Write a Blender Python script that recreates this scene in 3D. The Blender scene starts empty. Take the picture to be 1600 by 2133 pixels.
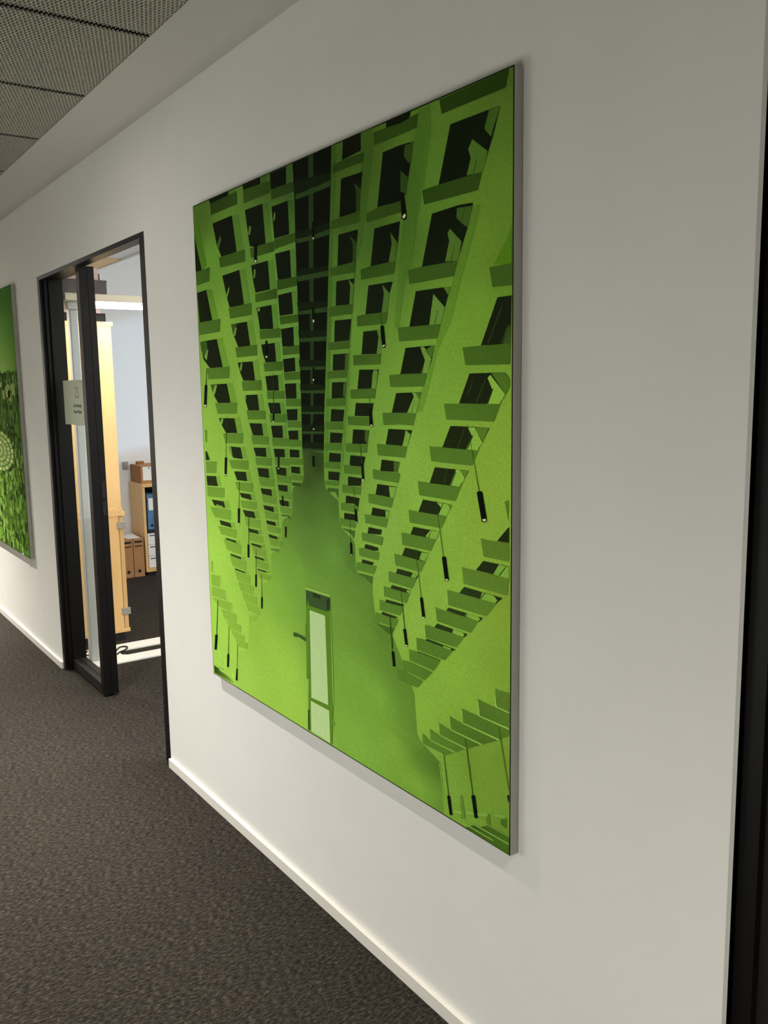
import bpy, bmesh, math, random
from mathutils import Matrix, Vector

scene = bpy.context.scene

# ------------------------------------------------------------------ camera
CAM = Vector((0.0, -1.2714, 1.5843))
cam_data = bpy.data.cameras.new('camera')
cam_data.sensor_fit = 'HORIZONTAL'
cam_data.sensor_width = 36.0
cam_data.lens = 36.0 * 1827.912 / 1600.0
cam_data.clip_start = 0.02
cam = bpy.data.objects.new('camera', cam_data)
cam.matrix_world = Matrix((
    (0.5739936901, -0.1076781530, 0.8117491355, CAM.x),
    (0.8187191423, 0.0938339994, -0.5664751951, CAM.y),
    (-0.0151726651, 0.9897477436, 0.1420182886, CAM.z),
    (0, 0, 0, 1)))
scene.collection.objects.link(cam)
scene.camera = cam

# ------------------------------------------------------------------ world, daylight, exposure
SKY = 2.95
world = bpy.data.worlds.new('sky')
scene.world = world
world.use_nodes = True
world.node_tree.nodes['Background'].inputs[0].default_value = (1.0, 0.965, 0.92, 1)
world.node_tree.nodes['Background'].inputs[1].default_value = SKY

sun_data = bpy.data.lights.new('daylight', 'SUN')
sun_data.energy = 1.1
sun_data.color = (0.50, 0.76, 1.0)
sun_data.angle = math.radians(2.5)
sun = bpy.data.objects.new('daylight', sun_data)
sun.rotation_euler = Vector((-0.62, -0.77, -0.147)).to_track_quat('-Z', 'Y').to_euler()
sun.location = (-2, 8, 5)
scene.collection.objects.link(sun)

scene.view_settings.view_transform = 'Standard'
scene.view_settings.look = 'None'
scene.view_settings.exposure = 0.0
scene.view_settings.gamma = 1.0
scene.view_settings.use_curve_mapping = False

SPOT_POWER = 11
SPOT_COLOR = (1.0, 0.94, 0.85)
SPOT_T = 18.0
SPOT_L = 40.0
SPOT_FLAT = 10.0
SPOT_WIDE = 0.016
SPOT_X = (-10.4, -6.95, -3.41, 0.30, 3.2)
SPOT_Y = -0.80
LAMP_DOWN = 5.5
FILL_PANEL = 62.0

# ------------------------------------------------------------------ helpers
COL = scene.collection


def s2l(c):
    c = c / 255.0
    return c / 12.92 if c < 0.04045 else ((c + 0.055) / 1.055) ** 2.4


def rgb(r, g, b):
    return (s2l(r), s2l(g), s2l(b), 1.0)


def mat(name, col, rough=0.6, metal=0.0, spec=0.5, noise=0.0, scale=40.0, bump=0.0, bscale=200.0, stretch=None):
    m = bpy.data.materials.new(name)
    m.use_nodes = True
    nt = m.node_tree
    b = nt.nodes['Principled BSDF']
    b.inputs['Base Color'].default_value = col
    b.inputs['Roughness'].default_value = rough
    b.inputs['Metallic'].default_value = metal
    b.inputs['Specular IOR Level'].default_value = spec
    if noise or bump:
        tc = nt.nodes.new('ShaderNodeTexCoord')
        mp = nt.nodes.new('ShaderNodeMapping')
        nt.links.new(tc.outputs['Object'], mp.inputs[0])
        if stretch:
            mp.inputs['Scale'].default_value = stretch
    if noise:
        n = nt.nodes.new('ShaderNodeTexNoise')
        n.inputs['Scale'].default_value = scale
        n.inputs['Detail'].default_value = 4
        nt.links.new(mp.outputs[0], n.inputs['Vector'])
        r = nt.nodes.new('ShaderNodeValToRGB')
        r.color_ramp.elements[0].position = 0.3
        r.color_ramp.elements[1].position = 0.7
        r.color_ramp.elements[0].color = tuple(c * (1 - noise) for c in col[:3]) + (1,)
        r.color_ramp.elements[1].color = tuple(min(1, c * (1 + noise)) for c in col[:3]) + (1,)
        nt.links.new(n.outputs[0], r.inputs[0])
        nt.links.new(r.outputs[0], b.inputs['Base Color'])
    if bump:
        n2 = nt.nodes.new('ShaderNodeTexNoise')
        n2.inputs['Scale'].default_value = bscale
        n2.inputs['Detail'].default_value = 3
        nt.links.new(mp.outputs[0], n2.inputs['Vector'])
        bp = nt.nodes.new('ShaderNodeBump')
        bp.inputs['Strength'].default_value = bump
        bp.inputs['Distance'].default_value = 0.002
        nt.links.new(n2.outputs[0], bp.inputs['Height'])
        nt.links.new(bp.outputs[0], b.inputs['Normal'])
    return m


def emit(name, col, strength):
    m = bpy.data.materials.new(name)
    m.use_nodes = True
    nt = m.node_tree
    nt.nodes.remove(nt.nodes['Principled BSDF'])
    e = nt.nodes.new('ShaderNodeEmission')
    e.inputs[0].default_value = col
    e.inputs[1].default_value = strength
    nt.links.new(e.outputs[0], nt.nodes['Material Output'].inputs[0])
    return m


class MB:
    """collects shapes into one mesh object"""

    def __init__(self):
        self.v, self.f, self.mi = [], [], []

    def quad(self, *pts, m=0):
        n = len(self.v)
        self.v += [tuple(p) for p in pts]
        self.f.append(tuple(range(n, n + len(pts))))
        self.mi.append(m)

    def box(self, x0, x1, y0, y1, z0, z1, m=0, bev=0.0):
        if bev <= 0:
            n = len(self.v)
            self.v += [(x, y, z) for z in (z0, z1) for y in (y0, y1) for x in (x0, x1)]
            for f in ((0, 2, 3, 1), (4, 5, 7, 6), (0, 1, 5, 4), (2, 6, 7, 3), (0, 4, 6, 2), (1, 3, 7, 5)):
                self.f.append(tuple(n + i for i in f))
                self.mi.append(m)
            return self
        bm = bmesh.new()
        bmesh.ops.create_cube(bm, size=1.0)
        for v in bm.verts:
            v.co = Vector(((x0 + x1) / 2 + v.co.x * (x1 - x0), (y0 + y1) / 2 + v.co.y * (y1 - y0), (z0 + z1) / 2 + v.co.z * (z1 - z0)))
        bmesh.ops.bevel(bm, geom=bm.edges[:], offset=bev, segments=2, affect='EDGES', profile=0.5)
        self.add_bm(bm, m)
        return self

    def add_bm(self, bm, m=0):
        n = len(self.v)
        bm.verts.index_update()
        self.v += [tuple(v.co) for v in bm.verts]
        for f in bm.faces:
            self.f.append(tuple(n + v.index for v in f.verts))
            self.mi.append(m)
        bm.free()

    def prism(self, pts, z0, z1, m=0):
        n = len(self.v)
        k = len(pts)
        self.v += [(x, y, z0) for x, y in pts] + [(x, y, z1) for x, y in pts]
        self.f += [tuple(n + i for i in reversed(range(k))), tuple(n + k + i for i in range(k))]
        self.mi += [m, m]
        for i in range(k):
            j = (i + 1) % k
            self.f.append((n + i, n + j, n + k + j, n + k + i))
            self.mi.append(m)
        return self

    def cyl(self, c, r, h, axis='Z', seg=24, m=0, r2=None):
        bm = bmesh.new()
        bmesh.ops.create_cone(bm, cap_ends=True, segments=seg, radius1=r, radius2=r if r2 is None else r2, depth=h)
        rot = {'Z': Matrix(), 'X': Matrix.Rotation(math.pi / 2, 4, 'Y'), 'Y': Matrix.Rotation(-math.pi / 2, 4, 'X')}[axis]
        bmesh.ops.transform(bm, matrix=Matrix.Translation(c) @ rot, verts=bm.verts)
        self.add_bm(bm, m)
        return self

    def tube(self, path, r, seg=8, m=0):
        pts = [Vector(p) for p in path]
        n0 = len(self.v)
        for i, p in enumerate(pts):
            d = (pts[min(i + 1, len(pts) - 1)] - pts[max(i - 1, 0)]).normalized()
            a = d.orthogonal().normalized()
            if i:
                a = (prev - d * prev.dot(d)).normalized()
            prev = a
            b = d.cross(a)
            for k in range(seg):
                t = 2 * math.pi * k / seg
                self.v.append(tuple(p + (a * math.cos(t) + b * math.sin(t)) * r))
        for i in range(len(pts) - 1):
            for k in range(seg):
                q = n0 + i * seg
                self.f.append((q + k, q + (k + 1) % seg, q + seg + (k + 1) % seg, q + seg + k))
                self.mi.append(m)
        for e in (0, len(pts) - 1):
            q = n0 + e * seg
            self.f.append(tuple(q + k for k in range(seg)))
            self.mi.append(m)
        return self

    def build(self, name, mats, parent=None, smooth=False):
        off = Vector(world_loc(parent)) if parent else Vector((0, 0, 0))
        me = bpy.data.meshes.new(name)
        me.from_pydata([tuple(Vector(p) - off) for p in self.v], [], self.f)
        mats = mats if isinstance(mats, (list, tuple)) else [mats]
        for m in mats:
            me.materials.append(m)
        for p, i in zip(me.polygons, self.mi):
            p.material_index = i
            p.use_smooth = smooth
        me.update()
        o = bpy.data.objects.new(name, me)
        COL.objects.link(o)
        if parent:
            o.parent = parent
        return o


def world_loc(o):
    l = Vector((0, 0, 0))
    while o:
        l += Vector(o.location)
        o = o.parent
    return l


def tag(o, label=None, cat=None, group=None, kind=None):
    for k, val in (('label', label), ('category', cat), ('group', group), ('kind', kind)):
        if val:
            o[k] = val
    return o


def thing(name, loc, label, cat, group=None):
    o = bpy.data.objects.new(name, None)
    o.location = loc
    o.empty_display_size = 0.1
    COL.objects.link(o)
    return tag(o, label, cat, group)


def struct(o, label=None, cat=None):
    return tag(o, label, cat, kind='structure')


def bx(name, m, parent, x0, x1, y0, y1, z0, z1, bev=0.0):
    return MB().box(x0, x1, y0, y1, z0, z1, bev=bev).build(name, m, parent)


def catmull(pts, n=8):
    P = [Vector(p) for p in pts]
    P = [P[0] * 2 - P[1]] + P + [P[-1] * 2 - P[-2]]
    out = []
    for i in range(1, len(P) - 2):
        a, b, c, d = P[i - 1:i + 3]
        for k in range(n):
            t = k / n
            out.append(0.5 * (2 * b + (c - a) * t + (2 * a - 5 * b + 4 * c - d) * t * t + (3 * b - a - 3 * c + d) * t ** 3))
    out.append(P[-2])
    return out


# ------------------------------------------------------------------ materials
M_WALL = mat('white_wall_paint', rgb(231, 230, 226), 0.85, spec=0.2, noise=0.012, scale=6, bump=0.05, bscale=500)
M_STRIP = mat('ceiling_plaster', rgb(208, 206, 199), 0.9, spec=0.2, bump=0.04, bscale=400)
M_OFFICE = mat('office_wall_paint', rgb(232, 235, 238), 0.85, spec=0.2, bump=0.05, bscale=400)
M_SKIRT = mat('white_skirting', rgb(236, 232, 224), 0.35, spec=0.5)
M_EDGE = mat('corner_bead', rgb(190, 190, 184), 0.5)
M_BLACK = mat('black_frame_lacquer', rgb(13, 12, 11), 0.45, spec=0.2, bump=0.03, bscale=700)
M_BLACK2 = mat('black_door_leaf', rgb(30, 28, 27), 0.5, spec=0.3, bump=0.03, bscale=700)
M_VOID = mat('dark_void', rgb(12, 12, 11), 0.9)
M_PLENUM = mat('grey_plenum', rgb(62, 60, 52), 0.9)
M_LOCK = mat('lock_black', rgb(6, 6, 6), 0.7)
M_ALU = mat('anodised_aluminium', rgb(170, 169, 164), 0.42, metal=0.75, noise=0.03, scale=30, stretch=(1, 1, 0.05))
M_MESH = mat('grey_expanded_metal', rgb(176, 173, 160), 0.55, metal=0.0, spec=0.3)
M_MAPLE = mat('maple_veneer', rgb(226, 184, 122), 0.42, noise=0.06, scale=14, stretch=(1, 1, 0.12))
M_MAPLE_D = mat('maple_front_edge', rgb(210, 170, 112), 0.45, noise=0.05, scale=14, stretch=(1, 1, 0.12))
M_PLINTH = mat('black_plinth', rgb(22, 20, 19), 0.6)
M_LAMPW = mat('white_lamp_metal', rgb(238, 236, 228), 0.35)
M_LAMPG = mat('pale_grey_lamp_column', rgb(176, 178, 173), 0.4)
M_GLOW = emit('lamp_diffuser', (1.0, 0.97, 0.92, 1), 9.0)
M_SPOTGLOW = emit('downlight_lens', (1.0, 0.94, 0.84, 1), 6.0)
M_CARD = mat('brown_cardboard', rgb(172, 128, 84), 0.8, noise=0.06, scale=20)
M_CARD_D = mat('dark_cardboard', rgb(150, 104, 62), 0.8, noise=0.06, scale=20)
M_PINK = mat('pale_pink_carton', rgb(226, 200, 190), 0.75)
M_DGREY = mat('dark_grey_carton', rgb(98, 92, 92), 0.75, noise=0.08, scale=30)
M_PAPER = mat('white_paper', rgb(236, 238, 238), 0.8)
M_BLUE = mat('blue_binder', rgb(70, 120, 165), 0.5, noise=0.3, scale=25)
M_TEAL = mat('dark_teal_binder', rgb(30, 60, 72), 0.5)
M_GREYP = mat('grey_plastic', rgb(150, 144, 138), 0.5)
M_CABLE = mat('black_cable', rgb(18, 18, 18), 0.5)
M_INK = mat('dark_print', rgb(50, 58, 56), 0.7)
M_NAVY = mat('navy_print', rgb(60, 66, 110), 0.7)
M_SIGN = mat('pale_green_sign_film', rgb(206, 214, 192), 0.5)
M_CREAM = mat('cream_plastic', rgb(224, 214, 190), 0.5)

# carpet: short cut pile with light and dark tufts lying across the corridor
M_CARPET = bpy.data.materials.new('grey_brown_carpet')
M_CARPET.use_nodes = True
nt = M_CARPET.node_tree
b = nt.nodes['Principled BSDF']
b.inputs['Roughness'].default_value = 0.95
b.inputs['Specular IOR Level'].default_value = 0.1
tc = nt.nodes.new('ShaderNodeTexCoord')
mp = nt.nodes.new('ShaderNodeMapping')
mp.inputs['Scale'].default_value = (1.0, 0.38, 1.0)
mp.inputs['Rotation'].default_value = (0, 0, 0.12)
nt.links.new(tc.outputs['Object'], mp.inputs[0])
n1 = nt.nodes.new('ShaderNodeTexNoise')
n1.inputs['Scale'].default_value = 145
n1.inputs['Detail'].default_value = 5
n1.inputs['Roughness'].default_value = 0.75
nt.links.new(mp.outputs[0], n1.inputs['Vector'])
n2 = nt.nodes.new('ShaderNodeTexNoise')
n2.inputs['Scale'].default_value = 14
n2.inputs['Detail'].default_value = 3
nt.links.new(mp.outputs[0], n2.inputs['Vector'])
r1 = nt.nodes.new('ShaderNodeValToRGB')
r1.color_ramp.elements[0].position = 0.36
r1.color_ramp.elements[0].color = rgb(19, 18, 16)
r1.color_ramp.elements[1].position = 0.66
r1.color_ramp.elements[1].color = rgb(83, 76, 68)
el = r1.color_ramp.elements.new(0.5)
el.color = rgb(47, 43, 38)
nt.links.new(n1.outputs[0], r1.inputs[0])
r2 = nt.nodes.new('ShaderNodeValToRGB')
r2.color_ramp.elements[0].position = 0.35
r2.color_ramp.elements[0].color = (0.93, 0.93, 0.95, 1)
r2.color_ramp.elements[1].position = 0.65
r2.color_ramp.elements[1].color = (1.05, 1.03, 1.0, 1)
nt.links.new(n2.outputs[0], r2.inputs[0])
mx = nt.nodes.new('ShaderNodeMix')
mx.data_type = 'RGBA'
mx.blend_type = 'MULTIPLY'
mx.inputs[0].default_value = 1.0
nt.links.new(r1.outputs[0], mx.inputs[6])
nt.links.new(r2.outputs[0], mx.inputs[7])
nt.links.new(mx.outputs[2], b.inputs['Base Color'])
bp = nt.nodes.new('ShaderNodeBump')
bp.inputs['Strength'].default_value = 0.5
bp.inputs['Distance'].default_value = 0.004
nt.links.new(n1.outputs[0], bp.inputs['Height'])
nt.links.new(bp.outputs[0], b.inputs['Normal'])

# clear glass
M_GLASS = bpy.data.materials.new('clear_glass')
M_GLASS.use_nodes = True
nt = M_GLASS.node_tree
nt.nodes.remove(nt.nodes['Principled BSDF'])
tr = nt.nodes.new('ShaderNodeBsdfTransparent')
tr.inputs[0].default_value = (0.975, 0.985, 0.98, 1)
gl = nt.nodes.new('ShaderNodeBsdfGlossy')
gl.inputs['Roughness'].default_value = 0.02
lw = nt.nodes.new('ShaderNodeLayerWeight')
lw.inputs[0].default_value = 0.5
pw = nt.nodes.new('ShaderNodeMath')
pw.operation = 'POWER'
pw.inputs[1].default_value = 4.5
nt.links.new(lw.outputs['Facing'], pw.inputs[0])
fr = nt.nodes.new('ShaderNodeMath')
fr.operation = 'MULTIPLY_ADD'
fr.inputs[1].default_value = 0.22
fr.inputs[2].default_value = 0.02
nt.links.new(pw.outputs[0], fr.inputs[0])
ms = nt.nodes.new('ShaderNodeMixShader')
nt.links.new(fr.outputs[0], ms.inputs[0])
nt.links.new(tr.outputs[0], ms.inputs[1])
nt.links.new(gl.outputs[0], ms.inputs[2])
nt.links.new(ms.outputs[0], nt.nodes['Material Output'].inputs[0])

# printed fabric: colour attribute + weave grain
M_PRINT = bpy.data.materials.new('printed_fabric')
M_PRINT.use_nodes = True
nt = M_PRINT.node_tree
b = nt.nodes['Principled BSDF']
b.inputs['Roughness'].default_value = 0.85
b.inputs['Specular IOR Level'].default_value = 0.06
at = nt.nodes.new('ShaderNodeVertexColor')
at.layer_name = 'ink'
tc = nt.nodes.new('ShaderNodeTexCoord')
nz = nt.nodes.new('ShaderNodeTexNoise')
nz.inputs['Scale'].default_value = 260
nz.inputs['Detail'].default_value = 4
nt.links.new(tc.outputs['Object'], nz.inputs['Vector'])
rp = nt.nodes.new('ShaderNodeValToRGB')
rp.color_ramp.elements[0].position = 0.25
rp.color_ramp.elements[0].color = (0.86, 0.86, 0.86, 1)
rp.color_ramp.elements[1].position = 0.75
rp.color_ramp.elements[1].color = (1.12, 1.12, 1.12, 1)
nt.links.new(nz.outputs[0], rp.inputs[0])
mx = nt.nodes.new('ShaderNodeMix')
mx.data_type = 'RGBA'
mx.blend_type = 'MULTIPLY'
mx.inputs[0].default_value = 1.0
nt.links.new(at.outputs[0], mx.inputs[6])
nt.links.new(rp.outputs[0], mx.inputs[7])
nt.links.new(mx.outputs[2], b.inputs['Base Color'])

# ------------------------------------------------------------------ dimensions
DL, DR, DH = -5.072, -3.4286, 2.196        # door 1 outer frame
WE = -0.8036                                # wall end beside door 2
ZC = 2.594                                  # plaster ceiling strip and mesh tiles
WT = 0.115                                  # wall thickness
CW = -1.77                                  # opposite corridor wall
XL, XR = -11.0, 4.0                         # corridor ends
OX0, OX1, OY1, OZ = -7.57, -1.6, 3.2, 2.78  # office room
FILL_WINDOWS = ((-3.95, -2.0), (-1.3, -.35))    # unseen low openings opposite, added to bring in soft fill light
GZ0, GZ1 = 0.12, 1.35
D2R = 0.32                                  # right edge of door 2

# ------------------------------------------------------------------ structure
struct(MB().box(XL - .1, XR + .1, CW - .1, OY1 + .1, -0.06, 0.0).build('floor', M_CARPET))

w = MB()
w.box(XL, DL, 0, WT, 0, 2.72)
w.box(DL, DR, 0, .05, DH, 2.72)
w.box(DL, DR, .05, WT, DH + .05, 2.72)
w.box(DR, WE, 0, WT, 0, 2.72)
w.box(WE, D2R, 0, WT, DH, 2.72)
w.box(D2R, XR, 0, WT, 0, 2.72)
struct(w.build('wall_back', M_WALL))
w = MB()
edges = [XL] + [e for pair in FILL_WINDOWS for e in pair] + [XR]
for e0, e1 in zip(edges[::2], edges[1::2]):
    w.box(e0, e1, CW - .1, CW, 0, 2.72)
for e0, e1 in FILL_WINDOWS:
    w.box(e0, e1, CW - .1, CW, GZ1, 2.72)
    w.box(e0, e1, CW - .1, CW, 0, GZ0)
struct(w.build('wall_front', M_WALL))
for num, (e0, e1) in enumerate(FILL_WINDOWS):
    gd = struct(MB().build('window_%d' % (num + 2), M_BLACK))  # added window out of view, a source of low fill light
    bx('mullion', M_BLACK, gd, e0, e0 + .04, CW - .08, CW + .001, GZ0, GZ1)
    bx('mullion', M_BLACK, gd, e1 - .04, e1, CW - .08, CW + .001, GZ0, GZ1)
    bx('window_rail', M_BLACK, gd, e0 + .04, e1 - .04, CW - .08, CW + .001, GZ1 - .04, GZ1)
    bx('window_rail', M_BLACK, gd, e0 + .04, e1 - .04, CW - .08, CW + .001, GZ0, GZ0 + .04)
    bx('glass_pane', M_GLASS, gd, e0 + .04, e1 - .04, CW - .055, CW - .049, GZ0 + .04, GZ1 - .04)
struct(MB().box(XL - .1, XL, CW - .1, WT, 0, 2.72).build('wall_left', M_WALL))
struct(MB().box(XR, XR + .1, CW - .1, WT, 0, 2.72).build('wall_right', M_WALL))

# corridor ceiling: plaster margins, dark void, expanded metal tiles
PITCH = 0.625
YM = -0.2603
c = MB()
c.box(XL, XR, YM, -.075, ZC, ZC + .06)
c.box(XL, XR, CW, YM - 2 * PITCH - .004, ZC, ZC + .06)
c.box(XL, XR, CW, 0, 2.72, 2.76, m=1)
c.box(XL, XR, YM - .0008, YM - .0002, ZC + .001, 2.72, m=1)
cove = [(-.075 * (1 - k / 10), ZC + .0146 * (k / 10) ** 1.6) for k in range(11)]
for (ya, za), (yb, zb) in zip(cove, cove[1:]):
    c.quad((XL, ya, za), (XR, ya, za), (XR, yb, zb), (XL, yb, zb))
ceiling = struct(c.build('ceiling', [M_STRIP, M_PLENUM]))

nx, ny = 19, 51
px, py = (PITCH - .006) / nx, (PITCH - .005) / ny
tv, tf = [], []
TH = 0.0035
for i in range(2 * nx - 1):
    for j in range(ny if i % 2 == 0 else ny - 1):
        cx = px / 2 * (i + 1)
        cy = py * (j + (.5 if i % 2 == 0 else 1.0))
        n = len(tv)
        ho, hi = 1.0, 0.66
        ring = [(1, 0), (0, 1), (-1, 0), (0, -1)]
        for s_, z in ((ho, 0), (hi, 0), (hi, TH)):
            tv += [(cx + a * px / 2 * s_, -(cy + b_ * py / 2 * s_), z) for a, b_ in ring]
        for k in range(4):
            q = (k + 1) % 4
            tf.append((n + k, n + q, n + 4 + q, n + 4 + k))
            tf.append((n + 4 + k, n + 4 + q, n + 8 + q, n + 8 + k))
tile_me = bpy.data.meshes.new('ceiling_tile')
tile_me.from_pydata(tv, [], tf)
tile_me.materials.append(M_MESH)
x_joint = -2.5834
for k in range(-13, 10):
    x0 = x_joint + k * PITCH
    if x0 < XL - .05 or x0 + PITCH > XR + .05:
        continue
    for row in range(2):
        o = bpy.data.objects.new('ceiling_tile', tile_me)
        o.location = (x0 + .003, YM - .0025 - row * PITCH, ZC - .004)
        o.parent = ceiling
        COL.objects.link(o)

# skirting boards
struct(MB().box(XL, DL - .0005, -0.014, 0, 0, 0.040, bev=.002).build('baseboard_left', M_SKIRT))
struct(MB().box(DR + .006, WE, -0.014, 0, 0, 0.040, bev=.002).build('baseboard_right', M_SKIRT))
struct(MB().box(WE - .008, WE, -0.0006, 0.0136, 0.0405, DH).build('trim_1', M_EDGE))

# office shell
struct(MB().box(OX0 - .1, OX0, WT, OY1, 0, OZ).build('wall_office_left', M_OFFICE))
struct(MB().box(OX1, OX1 + .1, WT, OY1, 0, OZ).build('wall_office_right', M_OFFICE))
wx0, wx1, wz0, wz1 = -7.0, -2.4, 1.36, 2.62
o = MB()
o.box(OX0, OX1, OY1, OY1 + .15, 0, wz0)
o.box(OX0, OX1, OY1, OY1 + .15, wz1, OZ)
o.box(OX0, wx0, OY1, OY1 + .15, wz0, wz1)
o.box(wx1, OX1, OY1, OY1 + .15, wz0, wz1)
struct(o.build('wall_office_far', M_OFFICE))
struct(MB().box(OX0, OX1, WT, WT + .004, DH + .06, OZ).build('wall_office_front', M_OFFICE))
struct(MB().box(OX0 - .1, OX1 + .1, WT, OY1 + .15, OZ, OZ + .05).build('ceiling_office', M_OFFICE))
struct(MB().box(OX0, OX1, WT, 1.015, 2.55, OZ).build('trim_2', M_OFFICE))
soffit_patch = struct(MB().box(-7.2, -6.62, WT + .004, 1.003, 2.544, 2.5495).build('trim_3', M_MAPLE))  # maple-coloured patch over part of the soffit underside
struct(MB().box(OX0, OX1, 1.005, 1.022, 2.538, 2.56).build('soffit_light_line', M_LAMPW))  # white strip standing in for light leaking along the soffit edge
win = struct(MB().build('window_1', M_LAMPW))
for a, b_ in ((wx0, wx0 + .06), (wx1 - .06, wx1), (-4.73, -4.67)):
    bx('mullion', M_LAMPW, win, a, b_, OY1 + .04, OY1 + .10, wz0, wz1)
for a, b_ in ((wz0, wz0 + .06), (wz1 - .06, wz1)):
    bx('window_rail', M_LAMPW, win, wx0 + .06, wx1 - .06, OY1 + .04, OY1 + .10, a, b_)
for a, b_ in ((wx0 + .06, -4.73), (-4.67, wx1 - .06)):
    bx('glass_pane', M_GLASS, win, a, b_, OY1 + .068, OY1 + .072, wz0 + .06, wz1 - .06)

# ------------------------------------------------------------------ door 1: black frame with glazed fixed leaf
d1 = struct(MB().build('door_1', M_BLACK))
j = MB().box(DL, -5.030, -.0015, .05, 0, DH)
j.box(-5.030, -5.012, .018, .05, 0, DH - .02)
j.build('frame_jamb', M_BLACK, d1)
j = MB().box(-3.470, DR, -.0015, .05, 0, DH)
j.box(-3.500, -3.470, .006, .05, 0, DH - .02)
j.build('frame_jamb', M_BLACK, d1)
MB().box(-5.030, -3.470, -.0015, .05, DH - .020, DH).build('frame_head', M_BLACK, d1)
LX0, LX1, LY0, LY1, LT = -5.012, -4.440, .038, .112, 2.186
leaf = MB().box(LX0, LX0 + .014, LY0, LY1, .010, LT, bev=.0015).build('fixed_leaf', M_BLACK, d1)
st = MB().box(LX1 - .055, LX1, LY0, LY0 + .0385, .010, LT, bev=.0015)
st.box(LX1 - .055, LX1 - .002, LY0 + .0385, LY0 + .0405, .012, LT)
st.box(LX1 - .055, LX1, LY0 + .0405, LY1, .010, LT, bev=.0015)
st.build('stile', M_BLACK, leaf)
rl = MB().box(LX0 + .014, LX1 - .055, LY0, LY1, .010, .064, bev=.0015)
rl.box(LX0 + .014, LX1 - .055, .071, .079, .064, .070)
rl.build('bottom_rail', M_BLACK2, leaf)
bx('top_rail', M_BLACK, leaf, LX0 + .014, LX1 - .055, LY0 + .02, LY1, LT - .006, LT)
bx('glass_pane', M_GLASS, leaf, LX0 + .010, LX1 - .050, .072, .078, .066, LT - .003)
for z0, z1 in ((1.045, 1.128), (.955, 1.025)):
    bx('strike_plate', M_LOCK, leaf, LX1, LX1 + .0015, LY0 + .050, LY0 + .066, z0, z1)

# door 2: only its black frame edge shows on the right
d2 = struct(MB().build('door_2', M_BLACK))
j = MB().box(WE, -0.7670, .0136, .06, 0, DH)
j.build('frame_jamb', M_BLACK, d2)
bx('frame_jamb', M_BLACK, d2, D2R - .04, D2R, .0136, .06, 0, DH)
bx('frame_head', M_BLACK, d2, -.7670, D2R - .04, .0136, .06, DH - .04, DH)
bx('door_leaf', M_BLACK2, d2, -.7670, D2R - .04, .030, .085, .008, DH - .04)

# ------------------------------------------------------------------ room sign on the glass
sg = thing('door_sign', (-4.77, .0715, 1.405), 'pale green room number sign stuck on the glass of the door', 'sign')
bx('plate', M_SIGN, sg, -4.955, -4.497, .0690, .0712, 1.405, 1.640)


def text(name, s, m, parent, x, y, z, size, sx=1.0, bold=0.0, align='CENTER'):
    cu = bpy.data.curves.new(name, 'FONT')
    cu.body = s
    cu.size = size
    cu.align_x = align
    cu.offset = bold
    cu.extrude = 0.0002
    ob = bpy.data.objects.new(name, cu)
    COL.objects.link(ob)
    bpy.context.view_layer.update()
    dg = bpy.context.evaluated_depsgraph_get()
    me = bpy.data.meshes.new_from_object(ob.evaluated_get(dg))
    bpy.data.objects.remove(ob)
    me.name = name
    me.materials.clear()
    me.materials.append(m)
    me.transform(Matrix.Translation(Vector((x, y, z)) - world_loc(parent)) @ Matrix.Rotation(math.pi / 2, 4, 'X') @ Matrix.Diagonal((sx, 1, 1, 1)))
    o2 = bpy.data.objects.new(name, me)
    o2.parent = parent
    COL.objects.link(o2)
    return o2


text('room_number', '25', M_INK, sg, -4.709, .0687, 1.547, .086, .86, -0.0022)
text('name_line', 'Lena Schwaiger', M_INK, sg, -4.709, .0687, 1.500, .0245, .98, .0002)
text('name_line', 'Anton Wagner', M_INK, sg, -4.709, .0687, 1.468, .0245, .98, .0002)

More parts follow.
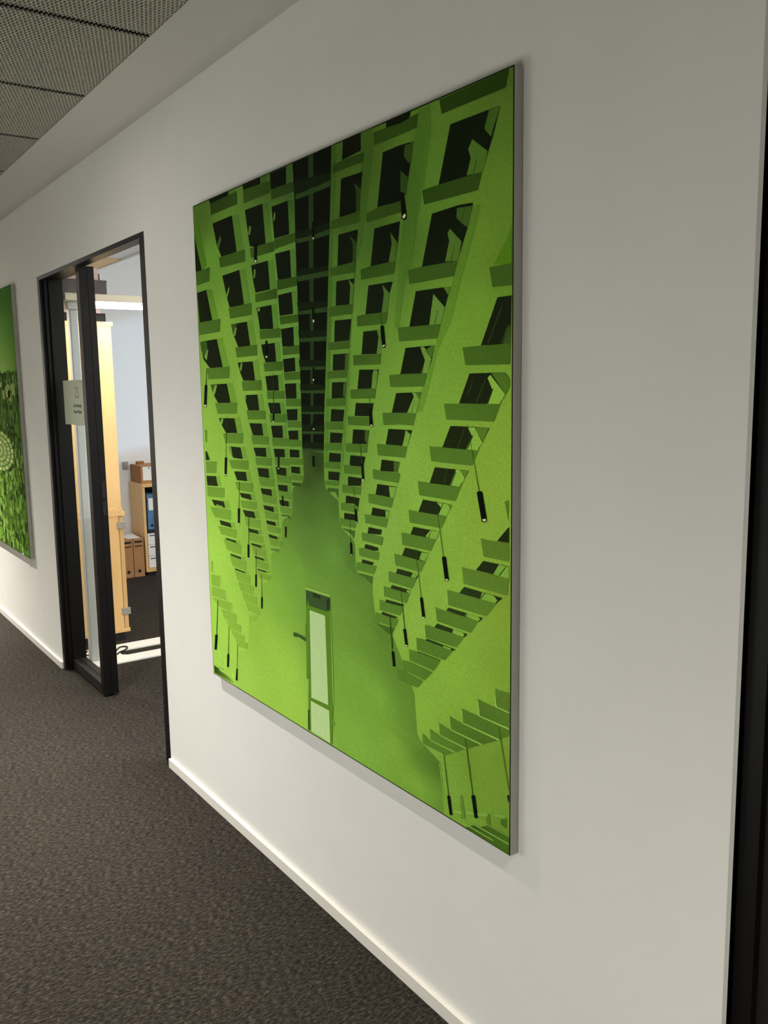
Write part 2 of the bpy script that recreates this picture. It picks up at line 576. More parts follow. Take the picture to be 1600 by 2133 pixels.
# traced print artwork, millimetres on the panel
PRINT_POLYS = """
v 1028,1636 1029,1636 1080,1634 1078,1582 1044,1443 1019,1367 997,1335 972,1195 950,1013 914,823 896,774 890,773 930,965 992,1335 1008,1411 1016,1453
v 892,1634 910,1634 910,1559 890,1438 882,1330 873,1202 853,1014 837,819 820,818 835,1014 865,1344
v 1259,1625 1298,1634 1302,1582 1277,1467 1250,1394 1226,1302 1200,1256 1176,1159 1155,1162 1192,1387 1219,1493
v 1443,1394 1466,1393 1450,1348 1417,1279 1398,1236 1369,1163 1322,1102 1290,1023 1262,965 1229,961 1282,1052 1321,1129 1333,1160 1380,1258 1426,1356
v 23,1491 32,1491 64,1418 54,1419
v 82,1353 108,1353 148,1247 122,1248
v 149,1188 193,1190 233,1094 188,1095
v 213,1041 256,1045 281,980 237,979
v 260,929 299,934 317,884 277,882
v 297,836 327,841 344,801 312,799
v 329,759 357,764 367,731 337,729
v 356,689 382,695 392,673 365,671
v 377,635 405,641 414,617 386,614
v 400,577 424,583 429,569 405,566
v 417,531 440,537 446,527 421,523
v 431,491 453,497 461,487 438,484
v 445,453 466,458 474,452 452,448
v 29,810 34,810 55,781 51,781
v 96,728 122,733 138,697 110,694
v 152,646 186,653 196,627 161,624
v 197,577 226,584 236,566 206,562
v 233,522 260,528 268,516 241,512
v 267,471 294,478 300,468 272,464
v 298,425 325,432 324,426 295,421
v 280,1633 327,1630 330,1612 281,1621
v 299,1558 345,1555 372,1437 324,1443
v 337,1389 378,1389 402,1277 361,1280
v 376,1229 414,1231 433,1152 394,1154
v 406,1107 441,1110 454,1047 418,1048
v 430,1005 461,1008 471,958 439,957
v 452,917 480,921 489,881 460,880
v 473,843 500,847 505,817 476,815
v 486,780 511,785 517,753 491,751
v 501,717 524,722 529,700 504,697
v 511,664 534,669 538,651 514,648
v 519,618 540,623 544,609 523,606
v 528,574 547,579 552,568 532,566
v 497,1634 535,1631 535,1607 496,1615
v 505,1558 542,1555 555,1437 517,1442
v 527,1394 562,1393 571,1307 534,1311
v 540,1266 572,1267 579,1195 547,1197
v 553,1156 581,1158 587,1100 558,1101
v 566,1062 593,1065 597,1017 570,1017
v 572,981 597,984 604,949 579,949
v 583,914 606,917 610,879 586,878
v 592,845 614,849 617,822 594,821
v 599,789 620,793 622,767 599,766
v 604,738 624,742 625,721 604,719
v 608,691 627,695 629,677 609,675
v 653,1632 684,1629 683,1580 650,1586
v 656,1540 687,1538 693,1445 660,1450
v 660,1407 688,1407 693,1326 663,1329
v 663,1292 689,1293 695,1229 668,1231
v 667,1195 692,1196 694,1140 668,1141
v 671,1109 694,1111 696,1070 672,1071
v 673,1037 694,1039 697,994 674,994
v 677,964 698,967 697,932 675,932
v 677,903 697,906 698,877 678,876
v 680,847 699,851 699,826 680,825
v 681,798 698,801 700,779 682,778
a 18,1579 43,1563 94,1431 51,1417 5,1517
w 1,1541 23,1491 54,1419 3,1420
b 4,1419 119,1423 111,1378 7,1374
w 6,1350 82,1353 122,1248 14,1248
a 82,1353 126,1348 167,1250 122,1248
b 5,1250 184,1251 177,1210 9,1208
w 13,1185 149,1188 188,1095 85,1094 34,1126
t 13,1185 67,1185 73,1156 41,1133 19,1156
s 70,1156 77,1154 61,1120 41,1133
a 152,1188 187,1177 209,1116 238,1098 188,1095
b 57,1094 240,1096 234,1058 69,1057
w 83,1039 213,1041 237,979 139,977 110,1001
t 83,1039 134,1040 118,1021 99,1011
s 137,1037 114,1004 99,1011 119,1035
a 216,1041 240,1032 273,990 283,980 237,979
b 115,977 286,980 280,944 133,941
w 141,927 260,929 277,882 192,879 156,908
s 160,927 177,925 161,903 150,910
b 168,877 322,883 316,849 183,845
w 205,836 297,836 312,799 240,799
s 205,836 227,834 235,801 214,815
b 204,791 352,797 350,767 225,763
w 242,755 329,759 337,729 262,727
b 247,720 380,727 375,697 262,694
w 279,687 356,689 365,671 289,673
b 281,662 400,669 396,642 292,640
w 295,632 377,635 386,614 314,612
b 307,609 421,612 416,586 322,584
w 330,576 400,577 405,566 336,564
b 332,562 436,562 432,540 339,537
w 347,530 417,531 421,523 353,523
b 354,521 453,522 449,497 364,495
w 366,490 431,491 438,484 373,484
b 373,482 467,480 463,459 381,457
w 385,451 445,453 452,448 389,447
b 386,444 479,443 473,425 396,423
b 20,885 38,885 34,843 21,840
w 17,809 29,810 51,781 17,778
b 16,775 107,779 100,739 18,733
w 17,723 96,728 110,694 20,690
b 19,686 162,692 156,658 19,651
w 51,643 152,646 161,624 74,624
s 89,630 144,628 141,623 89,625
b 36,616 206,623 203,588 71,584
w 110,577 197,577 206,562 121,562
b 97,556 245,560 240,531 119,529
w 154,521 233,522 241,512 168,510
b 137,516 276,513 270,480 164,480
w 187,471 267,471 272,464 194,462
b 182,465 309,463 304,430 202,431
w 216,426 298,425 295,421 224,421
b 214,421 334,419 329,388 234,389
b 240,380 355,381 348,359 259,357
b 242,384 354,387 349,360 260,355
b 267,352 375,355 370,328 282,325
b 291,320 393,325 388,300 307,298
b 22,419 43,422 39,381 22,378
e 43,422 47,423 42,376 21,373 21,377 38,380
b 21,371 99,378 91,334 21,332
e 99,378 103,379 96,332 21,329 21,332 91,334
b 21,329 138,333 135,299 20,292
e 138,333 143,334 139,296 20,289 20,292 135,298
b 20,289 184,298 178,264 78,264
e 184,298 188,299 182,261 78,261 77,264 178,264
b 87,261 218,265 212,233 118,229
b 125,225 248,234 246,206 157,206
b 163,202 273,202 266,183 184,181
b 196,178 295,182 291,161 215,155
a 314,281 386,297 353,269 315,261
e 14,78 38,77 38,73 13,74
e 50,103 77,96 86,61 61,87
e 97,85 117,77 123,44 98,62
e 14,54 111,51 123,44 14,49
e 158,48 178,41 187,15 162,31
d 9,36 86,37 178,12 143,8 13,6
e 55,31 151,28 159,24 58,26
e 13,37 110,33 109,30 12,33
w 133,1636 168,1636 280,1633 281,1621 142,1619
b 140,1620 281,1622 340,1624 339,1585 144,1584
w 154,1556 299,1558 324,1443 213,1442 179,1486
s 209,1511 214,1497 194,1471 182,1486
b 191,1444 380,1446 379,1409 199,1411
w 212,1385 337,1389 361,1280 257,1282 239,1315
s 258,1346 262,1338 241,1310 233,1320
b 249,1281 413,1283 410,1247 257,1246
w 262,1228 376,1229 394,1154 309,1154 281,1190
t 262,1228 305,1228 293,1214 276,1193
s 294,1218 303,1214 291,1190 276,1193
b 288,1154 439,1156 437,1124 296,1122
w 301,1106 406,1107 418,1048 336,1049 315,1076
s 324,1106 334,1101 324,1078 313,1085
b 324,1047 462,1049 460,1018 331,1017
w 336,1004 430,1005 439,957 364,956
s 336,1004 353,1004 349,986
b 350,956 481,956 479,930 359,927
w 367,916 452,917 460,880 390,879
b 377,878 496,879 495,854 385,851
w 390,840 473,843 476,815 405,814
b 400,810 512,814 508,790 407,787
w 412,778 486,780 491,751 421,751
b 418,748 524,750 520,727 429,723
w 429,715 501,717 504,697 438,698
b 438,697 534,696 530,675 442,672
w 443,663 511,664 514,648 451,650
b 449,645 542,646 538,626 458,624
w 459,617 519,618 523,606 465,606
b 463,602 553,603 549,585 470,584
w 472,575 528,574 532,566 477,565
b 474,563 559,564 556,546 481,542
t 485,531 537,537 539,528 485,526
w 380,1634 497,1634 496,1615 385,1619
b 382,1619 496,1615 553,1613 552,1580 384,1579
w 390,1559 505,1558 517,1442 452,1443 414,1450
s 424,1508 427,1501 420,1484 407,1483 414,1507
b 413,1444 566,1444 568,1415 421,1414
w 419,1393 527,1394 534,1311 442,1310 430,1343
s 438,1380 447,1377 443,1356 431,1353
b 438,1306 577,1310 577,1282 439,1282
w 444,1265 540,1266 547,1197 462,1200 455,1234
s 452,1263 469,1263 463,1253 451,1254
b 458,1198 591,1196 589,1170 462,1171
w 467,1155 553,1156 558,1101 492,1101 475,1129
b 478,1100 600,1101 596,1075 483,1074
w 487,1060 566,1062 570,1017 497,1017
b 494,1015 605,1016 604,993 495,992
w 498,980 572,981 579,949 513,948
b 505,945 612,948 610,924 511,922
w 513,912 583,914 586,878 522,876
b 516,874 620,878 617,855 520,851
w 525,843 592,845 594,821 532,818
b 529,817 622,819 621,797 534,794
w 535,789 599,789 599,766 541,766
b 540,764 628,767 624,745 542,743
w 544,736 604,738 604,719 549,719
b 546,718 629,718 628,698 550,697
w 550,690 608,691 609,675 555,675
b 552,672 631,671 630,653 558,652
t 559,646 612,649 615,639 607,638 603,645 562,642
w 557,1632 653,1632 650,1586 559,1588
b 558,1588 650,1586 697,1585 700,1558 561,1559
w 561,1540 656,1540 660,1450 571,1450
s 576,1521 582,1520 579,1502 568,1498
b 569,1448 701,1449 700,1425 571,1420
w 573,1407 660,1407 663,1329 585,1333
b 579,1332 700,1331 699,1306 581,1304
w 583,1290 663,1292 668,1231 589,1231
b 588,1229 702,1228 701,1206 592,1206
w 594,1193 667,1195 668,1141 600,1143
b 599,1141 703,1143 702,1119 601,1118
w 601,1107 671,1109 672,1071 606,1069
b 603,1068 703,1069 702,1047 607,1046
w 607,1036 673,1037 674,994 612,993
b 611,992 703,993 702,972 613,971
w 613,962 677,964 675,932 617,930
b 616,928 702,931 702,912 618,910
w 619,900 677,903 678,876 624,875
b 622,874 705,875 703,857 623,854
w 624,846 680,847 680,825 625,823
b 624,820 705,823 704,805 626,802
w 629,796 681,798 682,778 631,778
b 630,776 702,774 704,758 631,756
t 632,750 682,752 682,741 635,740
z 689,1633 892,1634 884,1537 865,1344 854,1235 837,1071 828,994 824,958 817,849 700,847 700,956 700,1016 699,1155 696,1312 694,1410 695,1534
n 776,1635 802,1635 788,1354 781,1189 770,994 760,846 745,845 753,994 761,1190 764,1356
m 690,1583 799,1577 886,1572 883,1552 700,1549
q 700,1549 786,1548 883,1552 882,1537 797,1535 702,1535
m 695,1452 784,1446 873,1449 877,1433 697,1431
q 697,1431 784,1428 877,1433 875,1418 794,1417 701,1419
m 693,1350 864,1339 864,1328 695,1329
q 697,1330 864,1328 862,1314 699,1316
m 693,1260 857,1250 854,1235 700,1236
q 702,1235 854,1235 852,1222 701,1226
m 695,1183 848,1175 845,1159 698,1161
q 698,1161 845,1159 845,1147 697,1151
m 694,1103 838,1096 836,1081 697,1082
q 697,1082 836,1081 835,1072 699,1073
m 697,1034 834,1031 831,1017 698,1016
q 700,1016 831,1017 831,1008 699,1009
m 703,974 827,975 824,958 700,956
q 700,956 824,958 824,952 700,950
m 702,921 823,922 822,905 703,901
q 703,901 822,905 818,898 703,894
m 704,872 819,875 816,856 703,853
q 703,853 816,856 815,849 702,848
w 947,1633 1028,1634 1027,1593 942,1589
b 895,1585 945,1588 1041,1587 1039,1565 896,1566
w 935,1545 1033,1543 1024,1506 1016,1453 924,1453
t 996,1523 1024,1504 1017,1453 1001,1454 1004,1498
b 884,1451 924,1452 1017,1454 1013,1427 883,1429
w 917,1411 1008,1411 998,1369 979,1335 909,1334
t 968,1403 999,1381 994,1329 981,1337 984,1380
b 870,1333 911,1334 994,1335 991,1309 869,1312
w 902,1296 987,1295 976,1249 961,1232 896,1234
s 961,1295 983,1280 977,1232 962,1234 968,1276
b 860,1232 896,1235 978,1232 974,1208 860,1209
w 890,1197 969,1196 965,1178 958,1143 885,1143
b 852,1142 885,1143 958,1143 957,1122 853,1122
w 878,1110 953,1110 947,1069 874,1068
t 938,1108 953,1110 947,1069 934,1069
b 845,1066 945,1069 942,1048 844,1047
w 869,1037 942,1037 933,997 865,994
t 926,1034 942,1037 933,997 923,1002
b 837,993 933,997 931,975 835,973
w 862,966 927,965 919,934 857,933
b 829,931 920,932 918,913 830,911
w 854,903 916,903 909,878 851,875
b 824,873 909,877 906,857 823,854
w 847,848 904,848 902,826 843,823
b 820,820 902,825 897,806 819,805
w 840,797 897,798 892,775 838,774
b 815,769 892,773 890,761 817,758
t 834,751 888,753 887,726 874,743 833,739
w 1135,1634 1191,1634 1232,1634 1224,1619 1191,1617 1134,1620
b 1082,1622 1134,1621 1191,1617 1257,1623 1252,1593 1191,1592 1084,1592
w 1120,1569 1190,1570 1239,1567 1219,1493 1204,1457 1187,1447 1094,1449
t 1207,1566 1226,1565 1221,1524 1203,1543
t 1226,1567 1239,1567 1230,1525 1221,1524
t 1189,1515 1219,1493 1210,1456 1188,1459
b 1047,1442 1092,1447 1187,1448 1199,1446 1194,1422 1047,1421
w 1080,1402 1184,1403 1177,1362 1162,1315 1138,1316 1061,1316
s 1146,1383 1174,1357 1162,1309 1138,1318 1151,1357
b 1017,1313 1062,1316 1165,1315 1158,1287 1018,1288
w 1050,1271 1152,1270 1139,1244 1129,1201 1035,1203
s 1110,1267 1139,1244 1133,1218 1128,1200 1105,1201 1116,1245
b 996,1201 1036,1203 1131,1201 1123,1174 996,1175
w 1024,1161 1083,1161 1103,1159 1096,1104 1014,1105
s 1084,1160 1101,1159 1098,1104 1081,1104 1091,1144
b 975,1104 1100,1103 1096,1078 976,1079
w 1002,1067 1067,1066 1089,1065 1075,1020 992,1019
s 1069,1066 1086,1062 1075,1020 1056,1020 1062,1057
b 958,1017 1075,1020 1070,995 959,994
w 983,983 1063,983 1054,950 976,950
b 943,948 1051,948 1050,926 945,926
w 968,915 1043,915 1033,880 962,878
t 1024,915 1043,915 1033,880 1021,889
b 930,877 962,878 1034,879 1029,857 931,855
w 952,847 1022,847 1012,821 947,820
b 919,819 1016,821 1008,799 920,797
w 939,790 1003,790 999,770 937,766
b 910,766 937,766 999,767 996,746 909,745
w 927,738 991,737 985,715 961,720 924,718
b 901,716 924,718 985,715 981,697 900,697
w 916,690 972,692 970,676 915,674
b 893,674 915,674 972,675 969,655 893,654
t 907,648 967,647 959,625 953,634 914,645
b 1333,1631 1550,1632 1540,1600 1341,1600
w 1370,1572 1525,1571 1505,1521 1471,1455 1418,1456 1329,1457
t 1494,1570 1525,1571 1498,1518 1479,1537 1483,1549
c 1492,1571 1494,1570 1481,1542 1478,1542
s 1441,1526 1488,1493 1481,1471 1472,1455 1423,1458 1436,1490 1428,1510
c 1454,1485 1456,1484 1445,1458 1443,1459
b 1271,1456 1329,1457 1471,1456 1458,1422 1277,1424
w 1305,1400 1394,1403 1443,1400 1425,1352 1392,1289 1267,1291
t 1391,1398 1441,1394 1425,1353 1406,1365 1389,1378
c 1417,1397 1419,1397 1406,1366 1404,1367
s 1367,1359 1406,1327 1394,1289 1350,1292 1365,1334 1359,1350
c 1381,1320 1382,1320 1372,1291 1369,1292
b 1214,1289 1267,1291 1392,1289 1380,1258 1219,1257
w 1243,1239 1344,1238 1360,1220 1333,1160 1217,1161
t 1344,1238 1371,1237 1360,1220
s 1308,1227 1348,1195 1335,1160 1292,1160 1303,1206
c 1323,1191 1325,1191 1313,1161 1310,1161
b 1171,1162 1216,1161 1333,1160 1321,1129 1176,1129
w 1201,1113 1310,1114 1299,1079 1282,1053 1179,1053
s 1258,1112 1272,1113 1299,1084 1284,1053 1261,1054 1275,1083
t 1302,1114 1311,1114 1299,1086 1275,1104
c 1274,1083 1276,1083 1265,1054 1262,1054
b 1133,1051 1179,1053 1283,1052 1271,1023 1178,1022 1137,1023
w 1161,1008 1263,1010 1253,992 1240,962 1142,961
s 1224,1009 1237,1009 1253,992 1239,961 1205,962 1232,1000
t 1237,1009 1263,1010 1253,992
c 1233,992 1234,992 1223,962 1221,962
b 1102,959 1142,961 1239,960 1228,932 1177,933 1106,930
w 1127,921 1223,921 1205,882 1114,883
s 1198,921 1217,911 1205,882 1184,882 1194,908
b 1076,882 1115,882 1203,881 1193,854 1080,854
w 1096,844 1172,843 1162,816 1147,817 1089,816
t 1148,843 1172,843 1162,816 1147,817
b 1055,817 1089,816 1173,815 1165,791 1058,793
w 1075,781 1158,781 1134,753 1066,754
s 1125,779 1158,780 1143,751 1130,753
b 1033,752 1066,754 1144,752 1134,727 1034,729
w 1052,719 1127,718 1111,700 1045,699
s 1109,717 1127,717 1118,699 1109,701
b 1014,697 1045,699 1120,698 1110,674 1018,675
w 1032,666 1091,666 1087,653 1027,649
b 998,647 1027,649 1097,648 1090,626 1001,627
w 1015,619 1073,618 1074,610 1051,607 1011,608
b 984,604 1012,608 1080,606 1072,585 985,584
w 1000,576 1054,576 1044,567 997,567
b 971,564 997,567 1065,568 1053,545 972,544
a 985,537 1048,538 1042,516 1009,530 983,532
a 1559,1339 1560,1262 1508,1267 1525,1288 1546,1313
b 1494,1263 1514,1263 1560,1264 1560,1221 1504,1223
w 1519,1201 1560,1201 1558,1105 1468,1107
c 1531,1183 1534,1183 1493,1110 1489,1110
c 1551,1145 1554,1143 1532,1108 1528,1108
t 1547,1136 1559,1144 1558,1105 1535,1105
b 1408,1105 1468,1106 1558,1107 1557,1065 1418,1067
w 1431,1049 1541,1049 1556,1037 1556,1018 1528,985 1396,985
t 1501,1048 1540,1049 1556,1037 1556,1018 1544,1005
s 1498,1045 1543,1005 1528,985 1488,985 1506,1012 1489,1039
c 1505,1016 1508,1016 1492,986 1488,986
c 1531,992 1533,993 1529,985 1527,985
c 1443,1037 1445,1037 1427,1003 1424,1003
c 1482,1037 1485,1037 1456,988 1452,988
b 1343,984 1392,984 1529,985 1509,948 1352,949
w 1366,935 1424,935 1495,934 1475,906 1459,885 1337,886
t 1446,934 1493,934 1474,905
s 1425,934 1447,934 1473,903 1459,885 1420,886 1440,915
c 1441,917 1444,917 1426,887 1422,887
c 1413,930 1416,930 1393,888 1389,888
c 1463,894 1465,895 1460,885 1458,885
b 1289,886 1336,886 1460,885 1440,851 1296,852
w 1309,839 1386,839 1428,839 1400,802 1289,801
s 1384,839 1400,839 1414,821 1401,802 1364,802 1383,833
t 1399,838 1427,839 1414,821
c 1384,833 1386,833 1368,802 1365,802
c 1354,839 1356,839 1343,804 1340,804
c 1405,812 1407,812 1401,802 1398,802
b 1244,802 1289,801 1401,801 1382,768 1249,769
w 1263,760 1371,758 1350,730 1245,729
s 1316,758 1371,758 1350,730 1320,731 1331,748
t 1356,758 1371,758 1363,746
c 1338,759 1340,758 1323,732 1320,732
b 1206,729 1245,729 1351,730 1332,700 1210,699
w 1224,690 1325,691 1313,672 1213,671
s 1290,690 1325,691 1312,672 1281,671 1272,674
c 1293,689 1295,690 1286,672 1282,671
b 1176,670 1214,671 1311,671 1291,641 1179,640
w 1190,635 1285,634 1268,612 1177,613
s 1255,633 1285,634 1268,613 1247,614
c 1255,633 1257,634 1248,618 1245,618
b 1144,613 1178,613 1270,612 1251,584 1149,584
w 1156,577 1244,577 1235,565 1150,564
s 1220,577 1243,577 1229,565 1213,566
b 1118,564 1150,564 1235,565 1216,537 1119,538
w 1132,531 1212,532 1203,523 1127,522
s 1193,529 1212,532 1205,522 1196,524
b 1096,522 1127,522 1205,522 1192,496 1097,496
w 1106,489 1183,491 1177,484 1102,482
b 1077,483 1103,482 1179,482 1164,459 1076,456
w 1088,453 1155,453 1146,448 1084,445
b 1057,446 1084,446 1159,447 1142,423 1056,422
a 1062,417 1141,421 1129,402 1110,402
b 1543,783 1555,787 1555,741 1552,750
w 1554,729 1557,730 1557,697 1520,696
b 1468,695 1487,693 1557,696 1557,657 1477,656
w 1476,646 1557,647 1557,622 1452,622
s 1526,646 1557,646 1557,621 1525,621 1509,623
c 1547,645 1550,645 1529,622 1525,622
b 1405,621 1420,620 1557,621 1552,584 1410,584
w 1412,577 1538,575 1518,560 1395,560
s 1473,576 1511,575 1522,567 1515,560 1466,560
c 1481,577 1484,577 1470,561 1466,561
b 1352,559 1368,559 1519,560 1486,525 1355,524
w 1356,518 1475,518 1462,507 1348,510
s 1420,518 1462,518 1466,514 1460,508 1414,510
c 1421,517 1424,517 1418,510 1415,510
b 1308,509 1319,508 1460,509 1434,476 1313,477
w 1313,471 1424,470 1411,460 1303,460
s 1373,471 1407,471 1412,466 1407,460 1370,461
b 1266,457 1275,459 1411,461 1384,430 1270,427
w 1274,425 1383,424 1370,419 1266,419
s 1336,423 1364,423 1363,418 1336,418
b 1232,418 1267,420 1371,419 1341,389 1234,388
w 1237,385 1325,385 1322,382 1236,382
b 1201,381 1236,383 1325,384 1300,352 1204,354
b 1174,347 1204,350 1294,347 1263,319 1175,323
b 1150,317 1176,320 1257,315 1235,292 1151,292
b 1516,369 1526,368 1559,371 1560,329 1521,329
e 1512,351 1516,352 1521,330 1560,329 1560,326 1517,327
b 1460,329 1471,327 1516,326 1560,326 1560,293 1464,292
e 1454,323 1460,324 1465,292 1560,293 1560,289 1461,289
b 1402,289 1414,289 1462,289 1560,288 1560,275 1529,258 1407,257
e 1400,284 1404,285 1407,257 1530,258 1524,253 1405,254
b 1359,258 1368,256 1407,254 1524,254 1474,227 1362,227
e 1355,251 1359,253 1363,227 1474,228 1468,223 1360,224
b 1318,229 1329,227 1362,224 1467,224 1422,199 1322,199
e 1316,223 1319,224 1322,200 1422,200 1414,195 1320,197
b 1283,202 1321,196 1414,197 1378,175 1286,174
e 1281,199 1283,200 1286,175 1379,177 1372,172 1283,172
b 1252,180 1259,179 1286,172 1372,173 1342,155 1255,155
e 1250,178 1252,178 1255,155 1342,156 1335,151 1253,152
e 1318,126 1321,131 1334,41 1334,32
d 1539,0 1424,2 1562,4 1562,0
b 1447,24 1562,27 1562,1 1414,3
e 1447,26 1562,29 1562,25 1447,23
b 1494,43 1562,44 1562,29 1467,27
e 1492,44 1562,45 1562,43 1492,42
e 1406,13 1510,15 1511,12 1406,10
a 1396,76 1403,79 1414,26 1398,18
a 1486,60 1498,72 1501,47 1489,44
b 1536,75 1555,83 1552,60 1534,63
e 1372,29 1401,38 1401,32 1372,23
e 1419,44 1493,71 1491,62 1419,39
e 1515,79 1550,90 1548,81 1515,72
e 695,447 833,449 832,441 695,440
D 697,439 832,442 832,398 699,394
X 737,438 781,437 779,427 738,426
X 812,431 832,440 834,405 814,397
G 701,395 811,397 808,383 716,382
G 698,429 718,391 709,203 699,169 687,166
X 698,429 704,425 704,393 699,393
G 699,169 711,203 712,114 704,7 689,9 694,117
X 690,71 699,72 696,7 687,8
G 805,395 833,406 836,132 824,7 814,7 807,118
P 716,382 803,383 808,120 712,114
G 708,115 808,120 814,106 708,103
P 708,104 812,105 814,7 706,9
D 614,292 633,295 665,294 694,292 689,280 649,285 614,279
G 689,333 693,334 690,281 687,280
a 822,82 837,83 842,69 824,68
e 833,449 834,406 839,237 839,128 834,126 832,403
k 446,1453 464,1450 458,1396 439,1400
l 442,1406 456,1404 456,1399 446,1398
k 787,1463 799,1461 798,1420 784,1422
l 786,1423 795,1422 792,1415
k 775,1239 787,1238 785,1206 775,1207
l 778,1208 786,1206 784,1199 777,1202
k 769,1079 779,1079 777,1047 769,1047
l 770,1048 777,1047 775,1042 770,1043
k 763,931 771,931 770,910 763,910
l 763,912 771,911 769,907 764,908
k 755,834 765,834 765,804 755,804
k 1189,1467 1202,1463 1212,1411 1210,1403 1198,1403 1192,1408
l 1195,1412 1204,1417 1209,1413 1206,1408 1199,1406
c 1098,1198 1101,1198 1108,1170 1105,1170
k 1099,1169 1106,1171 1114,1169 1120,1122 1117,1117 1108,1117 1106,1122
l 1107,1123 1117,1125 1118,1122 1110,1119
c 1045,995 1047,995 1050,970 1048,970
k 1044,971 1055,971 1060,928 1057,923 1049,924 1045,928
l 1048,929 1058,930 1057,925 1050,925
c 999,877 1001,877 1008,827 1005,827
k 1003,828 1012,829 1017,787 1015,784 1006,784
l 1006,788 1016,789 1015,785 1007,784
c 965,764 967,764 971,706 969,705
k 967,706 977,707 981,670 971,668
l 972,673 980,673 978,670 972,670
c 943,690 944,690 946,613 944,613
k 942,613 951,614 953,579 943,577
l 945,582 952,582 951,579 946,579
c 1424,941 1425,941 1464,797 1462,796
k 1455,794 1460,797 1467,798 1473,797 1488,737 1486,733 1474,731 1471,733
l 1473,737 1479,739 1486,739 1485,735 1476,733
c 1311,764 1313,764 1340,635 1338,635
k 1333,633 1338,635 1344,636 1348,635 1358,584 1355,580 1348,579 1344,580
l 1345,583 1354,585 1356,583 1349,580
c 1232,639 1234,639 1254,522 1252,522
k 1248,520 1251,522 1257,523 1259,522 1268,476 1265,473 1257,472
l 1257,475 1266,477 1265,474 1258,472
c 1169,532 1171,533 1186,431 1183,430
k 1178,428 1189,431 1197,390 1195,387 1187,385
l 1187,389 1196,391 1194,388 1188,386
c 1122,454 1124,454 1133,368 1130,367
c 1120,449 1122,449 1131,359 1129,359
k 1127,358 1138,360 1143,322 1132,320
c 1334,161 1336,162 1355,60 1352,59
k 1348,55 1352,59 1359,60 1367,16 1365,13 1357,12
c 1414,220 1417,221 1443,95 1440,94
k 1436,91 1442,95 1449,96 1459,46 1455,43 1447,42
c 1527,284 1529,285 1561,157 1561,149
k 1555,138 1561,141 1561,123 1559,124
c 58,1094 61,1094 51,1038 46,1038
k 37,1037 46,1040 58,1037 44,964 34,961 22,963
l 25,970 42,971 41,964 29,963
c 202,933 205,933 186,799 183,798
k 176,796 185,798 194,797 183,736 175,733 168,735
l 170,739 182,741 181,737 172,735
k 496,1164 502,1166 508,1163 507,1116 500,1113 493,1116
l 494,1120 505,1120 504,1115 497,1114
c 538,1067 540,1067 534,950 531,950
k 528,950 539,950 535,922 525,922
l 526,926 535,927 533,922 527,922
k 551,819 561,820 558,784 549,784
l 549,787 558,787 556,783 551,783
k 568,704 577,705 575,668 568,667
l 569,672 576,672 574,669 569,668
k 582,612 592,613 588,580 581,579
c 279,724 282,724 271,634 268,634
k 261,633 269,635 277,635 269,581 257,580
l 258,584 269,585 267,581 259,580
c 338,614 341,614 333,522 330,522
k 323,521 336,523 331,477 320,476
l 321,478 330,479 328,476 322,475
c 383,512 385,512 378,431 375,430
k 371,430 381,431 378,390 368,389
c 415,438 417,438 414,362 411,362
k 407,361 418,363 414,325 405,324
c 67,286 71,286 49,156 44,155
k 34,152 43,156 55,156 40,99 22,95
c 152,210 155,211 141,108 137,107
k 131,106 146,108 137,59 124,56
c 214,158 217,158 207,72 204,71
k 200,70 210,72 204,28 191,26
"""
